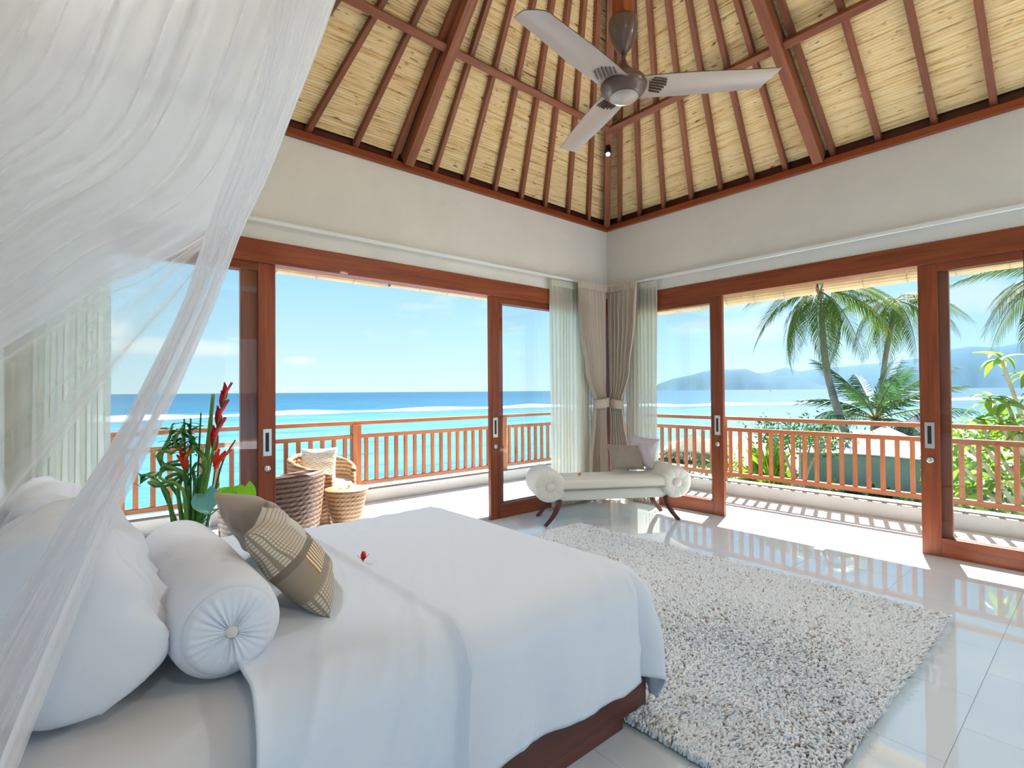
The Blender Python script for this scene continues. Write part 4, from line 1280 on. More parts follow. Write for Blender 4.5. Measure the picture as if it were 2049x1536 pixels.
# ------------------------------------------------------------------ mosquito net over the bed
NETS = dict(
A=[(-4.451,-2.266,3.036),(-4.484,-2.255,2.924),(-4.613,-2.216,2.49),(-4.729,-2.175,2.159),(-4.823,-2.132,1.979),(-4.927,-2.074,1.871),(-5.07,-1.991,1.773),(-5.189,-1.922,1.702),(-5.317,-1.852,1.595),(-5.473,-1.767,1.467),(-5.622,-1.691,1.335)],
B=[(-4.611,-2.155,3.041),(-4.662,-2.136,2.906),(-4.798,-2.098,2.493),(-4.938,-2.042,2.203),(-5.084,-1.972,2.003),(-5.237,-1.894,1.847),(-5.397,-1.814,1.697),(-5.597,-1.716,1.536)],
C=[(-4.813,-2.008,3.027),(-4.862,-1.993,2.891),(-4.991,-1.964,2.501),(-5.139,-1.909,2.21),(-5.292,-1.844,1.991),(-5.45,-1.773,1.819),(-5.623,-1.695,1.654)],
D=[(-5.026,-1.851,3.013),(-5.088,-1.833,2.874),(-5.208,-1.822,2.502),(-5.333,-1.793,2.231),(-5.477,-1.744,2.03),(-5.637,-1.688,1.856)],
E=[(-5.265,-1.672,2.999),(-5.323,-1.669,2.855),(-5.405,-1.69,2.561),(-5.507,-1.696,2.303),(-5.65,-1.68,2.075)],
F=[(-5.528,-1.472,2.985),(-5.577,-1.504,2.826),(-5.618,-1.579,2.582),(-5.702,-1.64,2.345)],
R=[(-4.451,-2.266,3.036),(-4.514,-2.329,2.867),(-4.601,-2.396,2.618),(-4.715,-2.473,2.307),(-4.815,-2.544,2.037),(-4.899,-2.594,1.841),(-4.98,-2.669,1.621),(-5.062,-2.744,1.422),(-5.144,-2.825,1.243),(-5.214,-2.905,1.107),(-5.265,-2.993,0.996),(-5.313,-3.108,0.897),(-5.353,-3.255,0.825),(-5.372,-3.333,0.811)],
I=[(-4.65,-2.095,3.058),(-4.695,-2.185,2.861),(-4.763,-2.3,2.544),(-4.85,-2.39,2.245),(-4.931,-2.461,2.001),(-4.982,-2.515,1.837),(-5.05,-2.602,1.608),(-5.134,-2.678,1.411),(-5.218,-2.76,1.233),(-5.3,-2.839,1.098),(-5.358,-2.928,0.992),(-5.411,-3.032,0.909),(-5.452,-3.153,0.856),(-5.468,-3.25,0.837)],
V1=[(-4.907,-2.512,1.883),(-5.096,-2.586,1.551),(-5.224,-2.669,1.336),(-5.326,-2.782,1.156),(-5.405,-2.926,1.021)],
V2=[(-4.919,-2.436,1.884),(-5.078,-2.431,1.689),(-5.214,-2.454,1.486),(-5.331,-2.5,1.298),(-5.442,-2.567,1.131)],
V3=[(-4.932,-2.358,1.868),(-5.099,-2.274,1.72),(-5.203,-2.221,1.657),(-5.315,-2.167,1.563),(-5.45,-2.104,1.451)],
V0=[(-4.965,-2.593,1.828),(-5.037,-2.671,1.6),(-5.11,-2.746,1.409),(-5.201,-2.836,1.226),(-5.271,-2.925,1.099),(-5.334,-3.033,0.998),(-5.386,-3.165,0.93)])
net = thing('mosquito_net', 'sheer white mosquito net sweeping down over the head of the bed', 'bed net', (0, 0, 0))
def sheet(name, strands, nu, nv, mtn, amp, freqs, seed, shift=(0, 0, 0), grow=0.4):
    S_ = [catmull(NETS[k], nv + 1) for k in strands]
    rs = np.random.default_rng(seed)
    ph = rs.uniform(0, 6.28, len(freqs))
    rows_ = []
    for j in range(nv + 1):
        c = [S_[i][j] for i in range(len(S_))]
        if len(c) == 2: c = [c[0], (c[0] + c[1]) / 2, c[1]]
        rows_.append(catmull(c, nu + 1))
    vs = []
    for j in range(nv + 1):
        for i in range(nu + 1):
            p = rows_[j][i]
            du = rows_[j][min(i + 1, nu)] - rows_[j][max(i - 1, 0)]
            dv = rows_[min(j + 1, nv)][i] - rows_[max(j - 1, 0)][i]
            n_ = du.cross(dv)
            if n_.length > 1e-9: n_.normalize()
            u, v = i / nu, j / nv
            d = sum(sin(2 * pi * f_ * (u + 0.02 * sin(4 * v + ph[k])) + ph[k]) / (1 + 0.35 * k) for k, f_ in enumerate(freqs))
            d *= amp * (1 - grow + grow * v)
            t_ = du.normalized() * (amp * 0.5 * sin(2 * pi * freqs[0] * 2 * u)) if du.length > 1e-9 else Vector()
            vs.append(p + n_ * d + t_ + Vector(shift))
    mb = MB()
    W = nu + 1
    mb.add(vs, [(j * W + i, j * W + i + 1, (j + 1) * W + i + 1, (j + 1) * W + i) for j in range(nv) for i in range(nu)])
    return mb.build(name, MT[mtn], net, True, fix=False)
sheet('swag', 'ABCDEF', 420, 50, 'net', 0.020, (5, 9, 15), 1)
sheet('swag', 'ABCDEF', 360, 44, 'net', 0.020, (4, 7, 13), 2, (-0.02, 0.11, 0.02))
sheet('swag', 'ABCDEF', 320, 44, 'net', 0.022, (6, 11), 3, (-0.03, 0.22, 0.04))
sheet('gathered_edge', ('R', 'I'), 120, 80, 'net_strip', 0.008, (2, 5, 9), 4, grow=0.5)
sheet('gathered_edge', ('R', 'I'), 100, 60, 'net_strip', 0.008, (3, 5, 8), 5, (0.0, 0.05, 0.0), grow=0.5)
sheet('veil', ('V0', 'V1', 'V2', 'V3'), 140, 40, 'net_thin', 0.010, (2, 3), 6)
fr_ = MB()
ring = [(-4.451, -2.27, 3.06), (-4.81, -2.0, 3.06), (-5.27, -1.66, 3.06), (-5.53, -1.45, 3.06), (-5.75, -1.7, 3.06), (-5.6, -2.3, 3.06), (-5.2, -2.75, 3.06), (-4.75, -2.6, 3.06), (-4.451, -2.27, 3.06)]
fr_.tube(ring, 0.012, 8)
fr_.build('hanging_ring', MT['white'], net, True)
for q in (0, 3, 6):
    MB().tube([ring[q], (-5.2, -2.2, 3.95)], 0.003, 6).build('cord', MT['white'], net)

# ------------------------------------------------------------------ bedside table and flowers
NS = Vector((-4.86, -1.05, 0))
ns = thing('bedside_table', 'dark wooden bedside table at the far side of the bed', 'table', NS)
MB().box((0, 0, 0.40), (0.46, 0.40, 0.03)).build('table_top', MT['bed_wood'], ns, False, 0.005)
MB().box((0, 0, 0.30), (0.42, 0.36, 0.16)).build('drawer_case', MT['bed_wood'], ns, False, 0.004)
for sx in (-1, 1):
    for sy in (-1, 1):
        MB().box((sx * 0.19, sy * 0.16, 0.11), (0.035, 0.035, 0.22)).build('leg', MT['bed_wood'], ns, False, 0.003)
VC = Vector((-4.79, -1.02, 0.416))
vase = thing('glass_vase', 'clear glass cylinder vase holding the tropical flowers', 'vase', VC)
MB().lathe([(0.0, 0.0), (0.085, 0.0), (0.090, 0.01), (0.092, 0.26), (0.088, 0.262), (0.086, 0.25), (0.084, 0.015), (0.0, 0.012)], 40, None, None, False).build('glass_body', MT['vase_glass'], vase, True)
MB().lathe([(0.0, 0.014), (0.083, 0.014), (0.083, 0.15), (0.0, 0.15)], 32).build('water', MT['vase_glass'], vase, True)

def stalk(name, label, cat, pts, r, mtn, group=None, nodes=0):
    t_ = thing(name, label, cat, pts[0], 0, group)
    q = [Vector(p) - Vector(pts[0]) for p in catmull(pts, 18)]
    rr = [r * (1.0 - 0.35 * i / 17) if not hasattr(r, '__len__') else r[0] + (r[1] - r[0]) * i / 17 for i in range(18)]
    if nodes:
        rr = [x * (1.18 if i % 3 == 0 else 0.95) for i, x in enumerate(rr)]
    MB().tube(q, rr, 8).build('stem', MT[mtn], t_, True)
    return t_, q
def leaf_mb(ln_, wd, bend=0.25, tip=1.0, nu=4, nv=8, cup=0.12):
    mb = MB()
    def fn(u, v):
        ww_ = wd * (sin(pi * min(1, 0.06 + 0.94 * v ** 0.85))) ** 0.8
        a = (u - 0.5)
        return Vector((a * ww_, ln_ * v - bend * ln_ * 0.25 * v * v, -bend * ln_ * v * v + cup * wd * abs(a) * 2))
    mb.grid(fn, nu, nv)
    return mb
def leaf_at(parent, name, me, loc, direction, roll_=0.0, sc=1.0):
    d = Vector(direction).normalized()
    q = d.to_track_quat('Y', 'Z').to_matrix().to_4x4()
    o_ = link(name, me, parent)
    o_.matrix_local = Matrix.Translation(loc) @ q @ Matrix.Rotation(roll_, 4, 'Y') @ Matrix.Scale(sc, 4)
    return o_
# camera-space helper is not used: the stems are laid out in the vase's own frame (R = right, T = towards the sea)
VX = Vector((0.76, -0.65, 0)); VY = Vector((0.65, 0.76, 0))
def vp(a, z, d=0.0):
    return VC + VX * a + VY * d + Vector((0, 0, z))
lb = leaf_mb(0.10, 0.024, 0.5).mesh('leaf', MT['dark_green'])
BAM = [
 [(-0.03, .02, 0), (-0.085, .22, .02), (-0.125, .36, .0), (-0.17, .46, 0), (-0.24, .50, 0), (-0.27, .495, 0)],
 [(-0.02, .02, .03), (-0.06, .24, .03), (-0.10, .38, .05), (-0.135, .46, .02), (-0.10, .50, -.03), (-0.04, .50, 0), (-0.02, .53, .04), (-0.08, .55, .05), (-0.16, .54, .0), (-0.15, .60, -.03), (-0.12, .68, 0), (-0.10, .76, 0)],
 [(0.0, .02, -.03), (-0.03, .26, -.03), (-0.055, .42, -.02), (-0.06, .50, .02), (-0.13, .53, .03), (-0.19, .50, .0), (-0.15, .46, -.04), (-0.08, .47, -.03), (-0.03, .52, .03), (-0.05, .60, .03), (-0.09, .66, 0), (-0.07, .74, .02)],
 [(0.01, .02, .02), (-0.01, .25, .01), (-0.02, .44, .0), (-0.03, .52, -.04), (-0.09, .55, -.05), (-0.15, .57, -.01), (-0.17, .62, .03), (-0.13, .66, .03)],
 [(0.02, .02, 0), (0.015, .25, 0), (0.01, .46, .02), (-0.02, .53, .05), (0.03, .56, .03), (0.08, .53, -.02), (0.09, .58, -.03), (0.03, .63, 0), (-0.01, .70, .02), (-0.02, .77, .02)],
 [(0.03, .02, .02), (0.04, .26, .02), (0.035, .46, .02), (0.07, .50, .0), (0.10, .55, -.03), (0.07, .60, 0), (0.01, .66, .02)],
 [(-0.04, .02, -.03), (-0.075, .24, -.03), (-0.10, .42, -.04), (-0.16, .47, -.05), (-0.21, .46, -.02), (-0.20, .43, .03), (-0.12, .44, .04), (-0.05, .47, .02), (0.0, .50, -.02)],
 [(-0.01, .02, .05), (-0.035, .27, .05), (-0.045, .46, .06), (-0.10, .52, .05), (-0.16, .55, .03), (-0.18, .60, .0), (-0.14, .63, -.03), (-0.07, .62, -.02), (-0.04, .68, .0), (-0.06, .75, .02)],
 [(0.015, .02, -.05), (0.01, .24, -.05), (0.0, .42, -.06), (-0.05, .47, -.07), (-0.12, .48, -.06), (-0.14, .53, -.03), (-0.09, .57, -.03), (-0.03, .58, -.05), (0.03, .62, -.04), (0.04, .68, -.03)]]
for i, b_ in enumerate(BAM):
    t_, q = stalk('lucky_bamboo', ('curly bamboo stalk arching out farthest left of the vase', 'leafy curly bamboo stalk with the tallest loop left of the orange flower', 'leafy curly bamboo stalk winding just left of the bare stems', 'curly bamboo stalk with a small loop low at the left', 'leafy curly bamboo stalk twisting right towards the heliconia', 'curly bamboo stalk nearest the broad green leaf stalk', 'curly bamboo stalk whose loop lies flat at mid height left of centre', 'curly bamboo stalk behind the others rising towards the net', 'curly bamboo stalk in front of the orange torch flower')[i], 'stalk', [vp(x, z, d) for x, z, d in b_], 0.0108, 'green', 'curly bamboo stalks in the glass vase', 1)
    tip = q[-1]
    for k in range(12 if i in (1, 2, 4, 7) else 6):
        az = random.uniform(0, 6.28)
        leaf_at(t_, 'leaf', lb, tip - Vector((0, 0, 0.012 * k)), (cos(az), sin(az), random.uniform(0.2, 1.3)), random.uniform(-.4, .4), random.uniform(0.6, 1.15))
for i, (a, z1, a1) in enumerate(((-0.02, .80, -0.035), (0.0, .80, 0.0), (0.02, .83, 0.055))):
    stalk('bare_stem', ('leftmost of the three thin straight bare stems in the vase', 'middle one of the three thin straight bare stems in the vase', 'rightmost of the three thin straight bare stems in the vase')[i], 'stem', [vp(a, .02), vp(a * .6 + a1 * .4, .4), vp(a1, z1)], 0.0062, 'dark_green', 'thin bare stems in the glass vase')
# heliconia with pink-red bracts
t_, q = stalk('heliconia', 'tall pink-red heliconia flower with a thick green stalk in the vase', 'flower', [vp(0.03, .02, -.02), vp(0.07, .30, -.02), vp(0.125, .60, -.02), vp(0.175, .84, -.02), vp(0.205, .95, -.02)], (0.012, 0.006), 'green')
def bract(ln_, wd):
    mb = MB()
    mb.grid(lambda u, v: Vector(((u - 0.5) * wd * sin(pi * (0.10 + 0.9 * v)) , ln_ * v, 0.35 * wd * (abs(u - 0.5) * 2) ** 1.5)), 6, 8)
    return mb.mesh('bract', MT['red'])
br_ = bract(0.14, 0.05)
for k, (f_, sg) in enumerate(((0.66, -1), (0.74, 1), (0.80, -1), (0.86, 1), (0.91, -1), (0.95, 1), (0.98, -1))):
    p = q[int(f_ * 17)]
    leaf_at(t_, 'bract', br_, p, VX * (0.26 + 0.30 * sg) + Vector((0, 0, 1.0)), 0.5 * sg, 1.0 - 0.06 * k)
t_, q = stalk('leaf_stalk', 'broad pale green leaf stalk beside the heliconia in the vase', 'stalk', [vp(0.02, .02, .01), vp(0.045, .30, .01), vp(0.085, .62, .01), vp(0.115, .93, .01)], (0.022, 0.009), 'green')
# orange torch flowers
for lab, base, tip, dr in (('orange torch flower tangled in the bamboo of the vase', vp(0.0, .02, -.03), vp(-0.01, .55, -.04), VX * -0.05 + Vector((0, 0, 1))),
                           ('orange torch flower leaning right out of the vase', vp(0.04, .02, .0), vp(0.145, .55, -.02), VX * 0.55 + Vector((0, 0, .9)))):
    t_, q = stalk('torch_flower', lab, 'flower', [base, (base + tip) / 2 + VX * 0.01, tip], 0.006, 'dark_green')
    om = MB(); om.grid(lambda u, v: Vector(((u - 0.5) * 0.035 * sin(pi * (0.15 + 0.8 * v)), 0.10 * v, 0.012 * (abs(u - .5) * 2) ** 2)), 4, 6)
    ome = om.mesh('bract', MT['orange_red'])
    for k in range(7):
        a = 2 * pi * k / 7
        leaf_at(t_, 'bract', ome, q[-1] - Vector((0, 0, 0.004 * k)), Vector(dr) + 0.45 * (VX * cos(a) + VY * sin(a)), random.uniform(-.5, .5), random.uniform(0.8, 1.15))
stalk('bare_stem', 'dark slanting stem leaning far right out of the vase', 'stem', [vp(0.04, .02, .02), vp(0.10, .32, .02), vp(0.16, .56, .02), vp(0.23, .68, .02)], 0.0065, 'dark_green')
stalk('bare_stem', 'short dark stem cut slantwise above the anthurium leaves', 'stem', [vp(0.04, .02, -.03), vp(0.10, .30, -.05), vp(0.18, .46, -.05)], 0.0065, 'dark_green')
# anthurium leaves
def heart_mb(s_):
    mb = MB()
    def fn(u, v):
        a = (u - 0.5) * 2
        ww_ = s_ * 0.62 * (sin(pi * min(1, 0.16 + 0.84 * v))) ** 0.75
        return Vector((a * ww_, s_ * 1.5 * v - 0.18 * s_ * (1 - v) * abs(a) * 1.5, 0.10 * s_ * abs(a) - 0.35 * s_ * v * v))
    mb.grid(fn, 8, 10)
    return mb
for lab, tip, mtn, dr, s_ in (('teal anthurium leaf at the foot of the flowers above the taupe cushion', vp(0.12, .41, -.08), 'teal_leaf', VX * .35 - VY * .5 + Vector((0, 0, -.25)), 0.105),
                              ('bright lime anthurium leaf pointing up right of the vase', vp(0.19, .39, -.02), 'lime', VX * 1 + Vector((0, 0, .45)) - VY * .1, 0.062),
                              ('bright lime anthurium leaf hanging at the far right of the vase', vp(0.31, .44, -.03), 'lime', VX * .35 - VY * .25 + Vector((0, 0, -1)), 0.075),
                              ('lime anthurium leaf partly hidden behind the teal leaf', vp(0.12, .38, .06), 'lime', VX * .8 + VY * .1 + Vector((0, 0, .1)), 0.065)):
    t_, q = stalk('anthurium_leaf', lab, 'leaf', [vp(0.03, .05, -.02), vp(0.06, .22, -.03), tip], 0.004, 'green')
    hm = heart_mb(s_).build('leaf_blade', MT[mtn], t_, True)
    d = Vector(dr).normalized()
    up_ = Vector((0, 0, 1)) - VY * 1.2
    x_ = d.cross(up_).normalized(); z_ = x_.cross(d)
    Mx = Matrix((x_, d, z_)).transposed().to_4x4(); Mx.translation = q[-1]
    hm.matrix_local = Mx

# ------------------------------------------------------------------ wicker furniture on the sea-side balcony
def weave(fn, nu, nv, du, amp):
    """displace a surface into an over-under weave"""
    mb = MB()
    def f(u, v):
        p, n_ = fn(u, v)
        i = u * nu; j = round(v * nv)
        s_ = sin(pi * i / 2) * (1 if (j // 2) % 2 == 0 else -1)
        return p + n_ * (amp * s_ * (1 if j % 2 else 0.2))
    mb.grid(f, nu, nv)
    return mb
def tub_chair(label, loc, rz, R, H, SH, mtn, cush=True):
    t_ = thing('wicker_tub_chair', label, 'chair', loc, rz)
    # opening faces local -Y ; back at +Y
    A0, A1_ = radians(-58), radians(238)
    def top(a):   # height of the rim
        k = 0.5 + 0.5 * sin(a)          # 1 at the back
        return SH + 0.16 + (H - SH - 0.16) * max(0, k) ** 0.7
    def outer(u, v):
        a = A0 + (A1_ - A0) * u
        z = 0.02 + (top(a) - 0.02) * v
        rr = R * (0.84 + 0.16 * (z / H) ** 0.8)
        n_ = Vector((cos(a), sin(a), 0))
        return Vector((rr * cos(a), rr * sin(a) * 0.95, z)), n_
    def inner(u, v):
        a = A0 + (A1_ - A0) * u
        z = SH - 0.10 + (top(a) - SH + 0.10) * v
        rr = R * (0.84 + 0.16 * (z / H) ** 0.8) - 0.055
        n_ = Vector((-cos(a), -sin(a), 0))
        return Vector((rr * cos(a), rr * sin(a) * 0.95, z)), n_
    weave(outer, 110, 44, 0, 0.007).build('woven_shell', MT[mtn], t_, True, fix=False)
    weave(inner, 90, 30, 0, 0.006).build('woven_lining', MT[mtn], t_, True, fix=False)
    rim = []
    for i in range(41):
        a = A0 + (A1_ - A0) * i / 40; z = top(a); rr = R * (0.84 + 0.16 * (z / H) ** 0.8) - 0.028
        rim.append((rr * cos(a), rr * sin(a) * 0.95, z))
    MB().tube(rim, 0.032, 10).build('rim', MT[mtn], t_, True)
    for sg in (0, 40):
        p = rim[sg]; MB().tube([(p[0], p[1], 0.0), p], 0.03, 8).build('front_post', MT[mtn], t_, True)
    MB().lathe([(0, SH - 0.14), (R * 0.82, SH - 0.14), (R * 0.84, SH - 0.02), (0, SH - 0.02)], 40, Matrix.Scale(0.95, 4, (0, 1, 0))).build('seat_base', MT[mtn], t_, True)
    if cush:
        MB().lathe([(0, SH - 0.02), (R * 0.72, SH - 0.02), (R * 0.79, SH + 0.02), (R * 0.79, SH + 0.06), (R * 0.72, SH + 0.10), (0, SH + 0.115)], 40, Matrix.Translation((0, -0.05, 0)) @ Matrix.Scale(0.95, 4, (0, 1, 0))).build('seat_cushion', MT['cushion_white'], t_, True)
    return t_
tub_chair('dark wicker tub chair with its back to the room on the balcony', (-3.87, 0.76, -0.012), radians(180 + 32), 0.47, 0.62, 0.30, 'wicker_dark')
tub_chair('far wicker tub chair by the railing holding the chevron pillow', (-3.18, 1.36, -0.012), radians(28), 0.37, 0.66, 0.30, 'wicker_light')
cushion('chevron_pillow', 'cream outdoor pillow with blue and yellow chevrons on the far wicker chair', 'pillow', 0.42, 0.34, 0.12, 'chevron', (-3.235, 1.38, 0.415), radians(-48), radians(-16), radians(-3), None, seed=21)
WT = Vector((-3.17, 0.76, -0.012))
wt = thing('wicker_table', 'round tapered wicker side table between the two tub chairs', 'table', WT)
weave(lambda u, v: (Vector(((0.115 + 0.09 * v) * cos(2 * pi * u), (0.115 + 0.09 * v) * sin(2 * pi * u), 0.005 + 0.385 * v)), Vector((cos(2 * pi * u), sin(2 * pi * u), 0))), 96, 36, 0, 0.005).build('woven_body', MT['wicker_light'], wt, True, fix=False)
MB().lathe([(0, 0.38), (0.205, 0.38), (0.212, 0.392), (0.205, 0.405), (0.0, 0.409)], 48).build('table_top', MT['wicker_light'], wt, True)
for i, (dx, dy, mi, mo) in enumerate(((-0.05, 0.0, 'petal_white', 'petal_white'), (0.02, -0.02, 'petal_yellow', 'petal_red'), (0.07, 0.03, 'petal_white', 'petal_white'))):
    blossom(('white frangipani blossom left of the red one on the wicker table', 'red frangipani blossom in the middle of the wicker table', 'white frangipani blossom right of the red one on the wicker table')[i], WT + Vector((dx, dy, 0.411)), 0.030, mi, mo, 0.5)

# ------------------------------------------------------------------ rolled bamboo blinds under the eaves
def blind(label, a, b_, z, r_):
    t_ = thing('bamboo_blind', label, 'blind', (0, 0, 0))
    a, b_ = Vector((a[0], a[1], z)), Vector((b_[0], b_[1], z))
    d = (b_ - a).normalized(); n_ = d.cross(Vector((0, 0, 1)))
    ln_ = (b_ - a).length
    mb = MB()
    def fn(u, v):
        an = 2 * pi * u
        rr = r_ * (1 + 0.05 * sin(an * 14)) * (1 + 0.02 * sin(v * 17))
        return a + d * (ln_ * v) + n_ * (rr * 0.8 * cos(an)) + Vector((0, 0, rr * sin(an)))
    mb.grid(fn, 56, 12, closed=True)
    mb.build('rolled_slats', MT['blind'], t_, True)
    n__ = max(3, int(ln_ / 0.35))
    for k in range(1, n__):
        p = a + d * (ln_ * k / n__)
        MB().tube([p + n_ * (r_ * 0.86 * cos(q)) + Vector((0, 0, r_ * 1.06 * sin(q))) for q in np.linspace(0, 2 * pi, 16)], 0.004, 5).build('cord', MT['branch'], t_, True)
    MB().tube([a + Vector((0, 0, 0)), a + Vector((0, 0, 0.25))], 0.006, 6).build('hanging_cord', MT['cord'], t_, True)
    MB().tube([b_ + Vector((0, 0, 0)), b_ + Vector((0, 0, 0.25))], 0.006, 6).build('hanging_cord', MT['cord'], t_, True)
    return t_
blind('rolled bamboo blind above the sea railing left of the photo', (-6.4, 0.66), (-2.78, 0.66), 2.485, 0.05)
blind('rolled bamboo blind above the sea railing near the corner', (-2.74, 0.66), (0.1, 0.66), 2.50, 0.05)
blind('rolled bamboo blind above the garden railing near the curtains', (1.33, 1.2), (1.33, -2.02), 2.53, 0.075)
blind('rolled bamboo blind above the garden railing at the right of the photo', (1.33, -2.10), (1.33, -5.2), 2.53, 0.075)

# ================================================================== OUTSIDE
GZ = -2.25
gr = MB()
gp = [(1.5, -40), (60, -40), (60, 4), (40, 14), (27, 16), (19, 12.5), (12.5, 7.5), (7.5, 5.0), (1.5, 3.2)]
gr.add([(x, y, GZ) for x, y in gp] + [(x, y, GZ - 2.5) for x, y in gp],
       [tuple(range(len(gp)))] + [(i, (i + 1) % len(gp), (i + 1) % len(gp) + len(gp), i + len(gp)) for i in range(len(gp))])
struct(gr.build('garden_ground', MT['grass']), 'garden ground of grass and pale sand below the balcony', 'ground')
bs = MB().span((-8.0, -11.6, -4.6), (1.4, 1.9, -0.205)).build('wall_lower_storey', MT['kerb'])
bs.name = 'wall_lower'
struct(bs, 'plain wall of the storey below the bedroom', 'wall')
pv = MB().span((9.5, -7.0, GZ), (14.2, 1.9, GZ + 0.05)).build('terrace_paving', MT['paving'], None, False, 0.01)
struct(pv, 'white stone terrace in front of the pavilion', 'terrace')
SEA_Z = -4.2
s_ = MB()
rad_ = [0, 30, 60, 100, 150, 200, 260, 340, 450, 700, 1200, 2500, 6000, 15000, 40000]
na = 72
s_.v = [(0, 0, SEA_Z)] + [(r_ * cos(2 * pi * k / na), r_ * sin(2 * pi * k / na), SEA_Z) for r_ in rad_[1:] for k in range(na)]
s_.f = [(0, 1 + k, 1 + (k + 1) % na) for k in range(na)]
for i in range(len(rad_) - 2):
    for k in range(na):
        k2 = (k + 1) % na
        s_.f.append((1 + i * na + k, 1 + (i + 1) * na + k, 1 + (i + 1) * na + k2, 1 + i * na + k2))
sea = s_.build('sea', MT['sea'], None, False, fix=False)
struct(sea, 'turquoise sea with a white line of surf out to the horizon', 'sea')
# breaking surf on the reef
def surf(pts, width, height, seed, n=260):
    rs = np.random.default_rng(seed); ph = rs.uniform(0, 6.28, 6); fr2 = rs.uniform(6, 60, 6)
    P = catmull([(x, y, 0) for x, y in pts], n + 1)
    mb = MB()
    def fn(u, v):
        i = round(u * n); p = P[i]
        d = (P[min(i + 1, n)] - P[max(i - 1, 0)]).normalized(); nn_ = Vector((-d.y, d.x, 0))
        wob = sum(sin(fr2[k] * u * 3 + ph[k]) for k in range(6)) / 6
        wd = width * (0.75 + 0.5 * wob)
        prof = [(-1.0, 0.0), (-0.55, 0.10), (-0.1, 0.25), (0.15, 0.8), (0.3, 1.0), (0.42, 0.7), (0.5, 0.0)]
        k = round(v * 6)
        return p + nn_ * (prof[k][0] * wd * (1 + 0.25 * sin(31 * u + k))) + Vector((0, 0, SEA_Z + 0.02 + prof[k][1] * height * (0.65 + 0.35 * sin(47 * u * 2 + ph[0]) + 0.25 * wob)))
    mb.grid(fn, n, 6)
    o_ = mb.build('surf_line', MT['foam'], sea, True, fix=False)
    o_['kind'] = 'stuff'
sc42 = 5.55 / 6.35
SP_ = [(-60, 126), (1.5 * 1.0, 134), (36, 138), (102, 134), (126, 128), (152, 101), (222, 73), (330, 40), (480, -20)]
surf(SP_, 9, 0.8, 1)

# far hills across the bay
def hills(name, label, dist, prof, depth, seed):
    rs = np.random.default_rng(seed)
    az = [radians(a) for a, e_ in prof]; ee = [e_ for a, e_ in prof]
    n_ = 240
    mb = MB()
    nz_ = rs.normal(0, 1, (9, n_ + 1))
    def fn(u, v):
        i = round(u * n_); k = round(v * 8)
        a = az[0] + (az[-1] - az[0]) * u
        e_ = np.interp(-a, [-x for x in az], ee)
        hgt = dist * math.tan(radians(max(0, e_)))
        f_ = sin(pi * 0.5 * min(1, v * 1.25)) if v < 0.8 else 1 - (v - 0.8) * 2
        rid = (0.5 * sin(a * 38 + seed + 2.0 * v) + 0.3 * sin(a * 91 + 3.1 * v) + 0.2 * sin(a * 190 - 4 * v))
        dd = dist - depth * (1 - v) * (1 + 0.12 * rid * (1 - v))
        z = SEA_Z + hgt * f_ * (1 + 0.03 * rid * (1 - v) * v)
        return Vector((-5.3 + dd * cos(a), -4.27 + dd * sin(a), z - (3 if v == 0 else 0)))
    mb.grid(fn, n_, 8)
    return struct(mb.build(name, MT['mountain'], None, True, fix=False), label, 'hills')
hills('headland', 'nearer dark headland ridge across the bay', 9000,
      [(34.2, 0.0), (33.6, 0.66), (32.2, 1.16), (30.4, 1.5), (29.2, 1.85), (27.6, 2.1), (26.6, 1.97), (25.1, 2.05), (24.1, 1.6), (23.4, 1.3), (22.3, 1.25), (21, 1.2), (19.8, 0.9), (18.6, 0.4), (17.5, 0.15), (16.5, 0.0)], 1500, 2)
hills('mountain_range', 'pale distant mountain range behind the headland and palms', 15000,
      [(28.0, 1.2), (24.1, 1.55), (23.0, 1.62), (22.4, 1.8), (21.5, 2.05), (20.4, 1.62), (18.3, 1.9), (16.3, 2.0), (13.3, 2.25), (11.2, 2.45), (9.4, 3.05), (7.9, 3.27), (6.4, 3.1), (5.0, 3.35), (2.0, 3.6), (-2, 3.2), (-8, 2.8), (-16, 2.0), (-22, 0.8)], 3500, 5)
# sea haze filling the bay between the shore and the hills
hm_, t, o = new_mat('sea_haze')
vs_ = t.nodes.new('ShaderNodeVolumeScatter'); vs_.inputs['Color'].default_value = (0.026, 0.098, 0.205, 1)
vs_.inputs['Density'].default_value = 1.1e-4; vs_.inputs['Anisotropy'].default_value = 0.0
t.links.new(vs_.outputs[0], o.inputs['Volume'])
hz = MB().span((3500, -9000, SEA_Z - 1), (24000, 6500, 1000)).build('sea_haze', hm_)
struct(hz, 'bluish sea haze over the far bay', 'haze')
# little boat on the bay
BP = Vector((-5.3 + 1500 * cos(radians(22.9)), -4.27 + 1500 * sin(radians(22.9)), SEA_Z))
bt = thing('boat', 'tiny white boat on the bay below the far mountains', 'boat', BP, radians(20))
hb = MB(); hb.grid(lambda u, v: Vector(((u - .5) * 16, (v - .5) * 4 * sin(pi * (0.1 + 0.8 * u)), -0.5 + 2.6 * abs(v - .5) * 2 + 0.6 * (u - .5) ** 2)), 12, 6)
hb.build('hull', MT['boat'], bt, True)
MB().box((-1, 0, 3), (7, 2.6, 3)).build('cabin', MT['boat'], bt, False, 0.2)

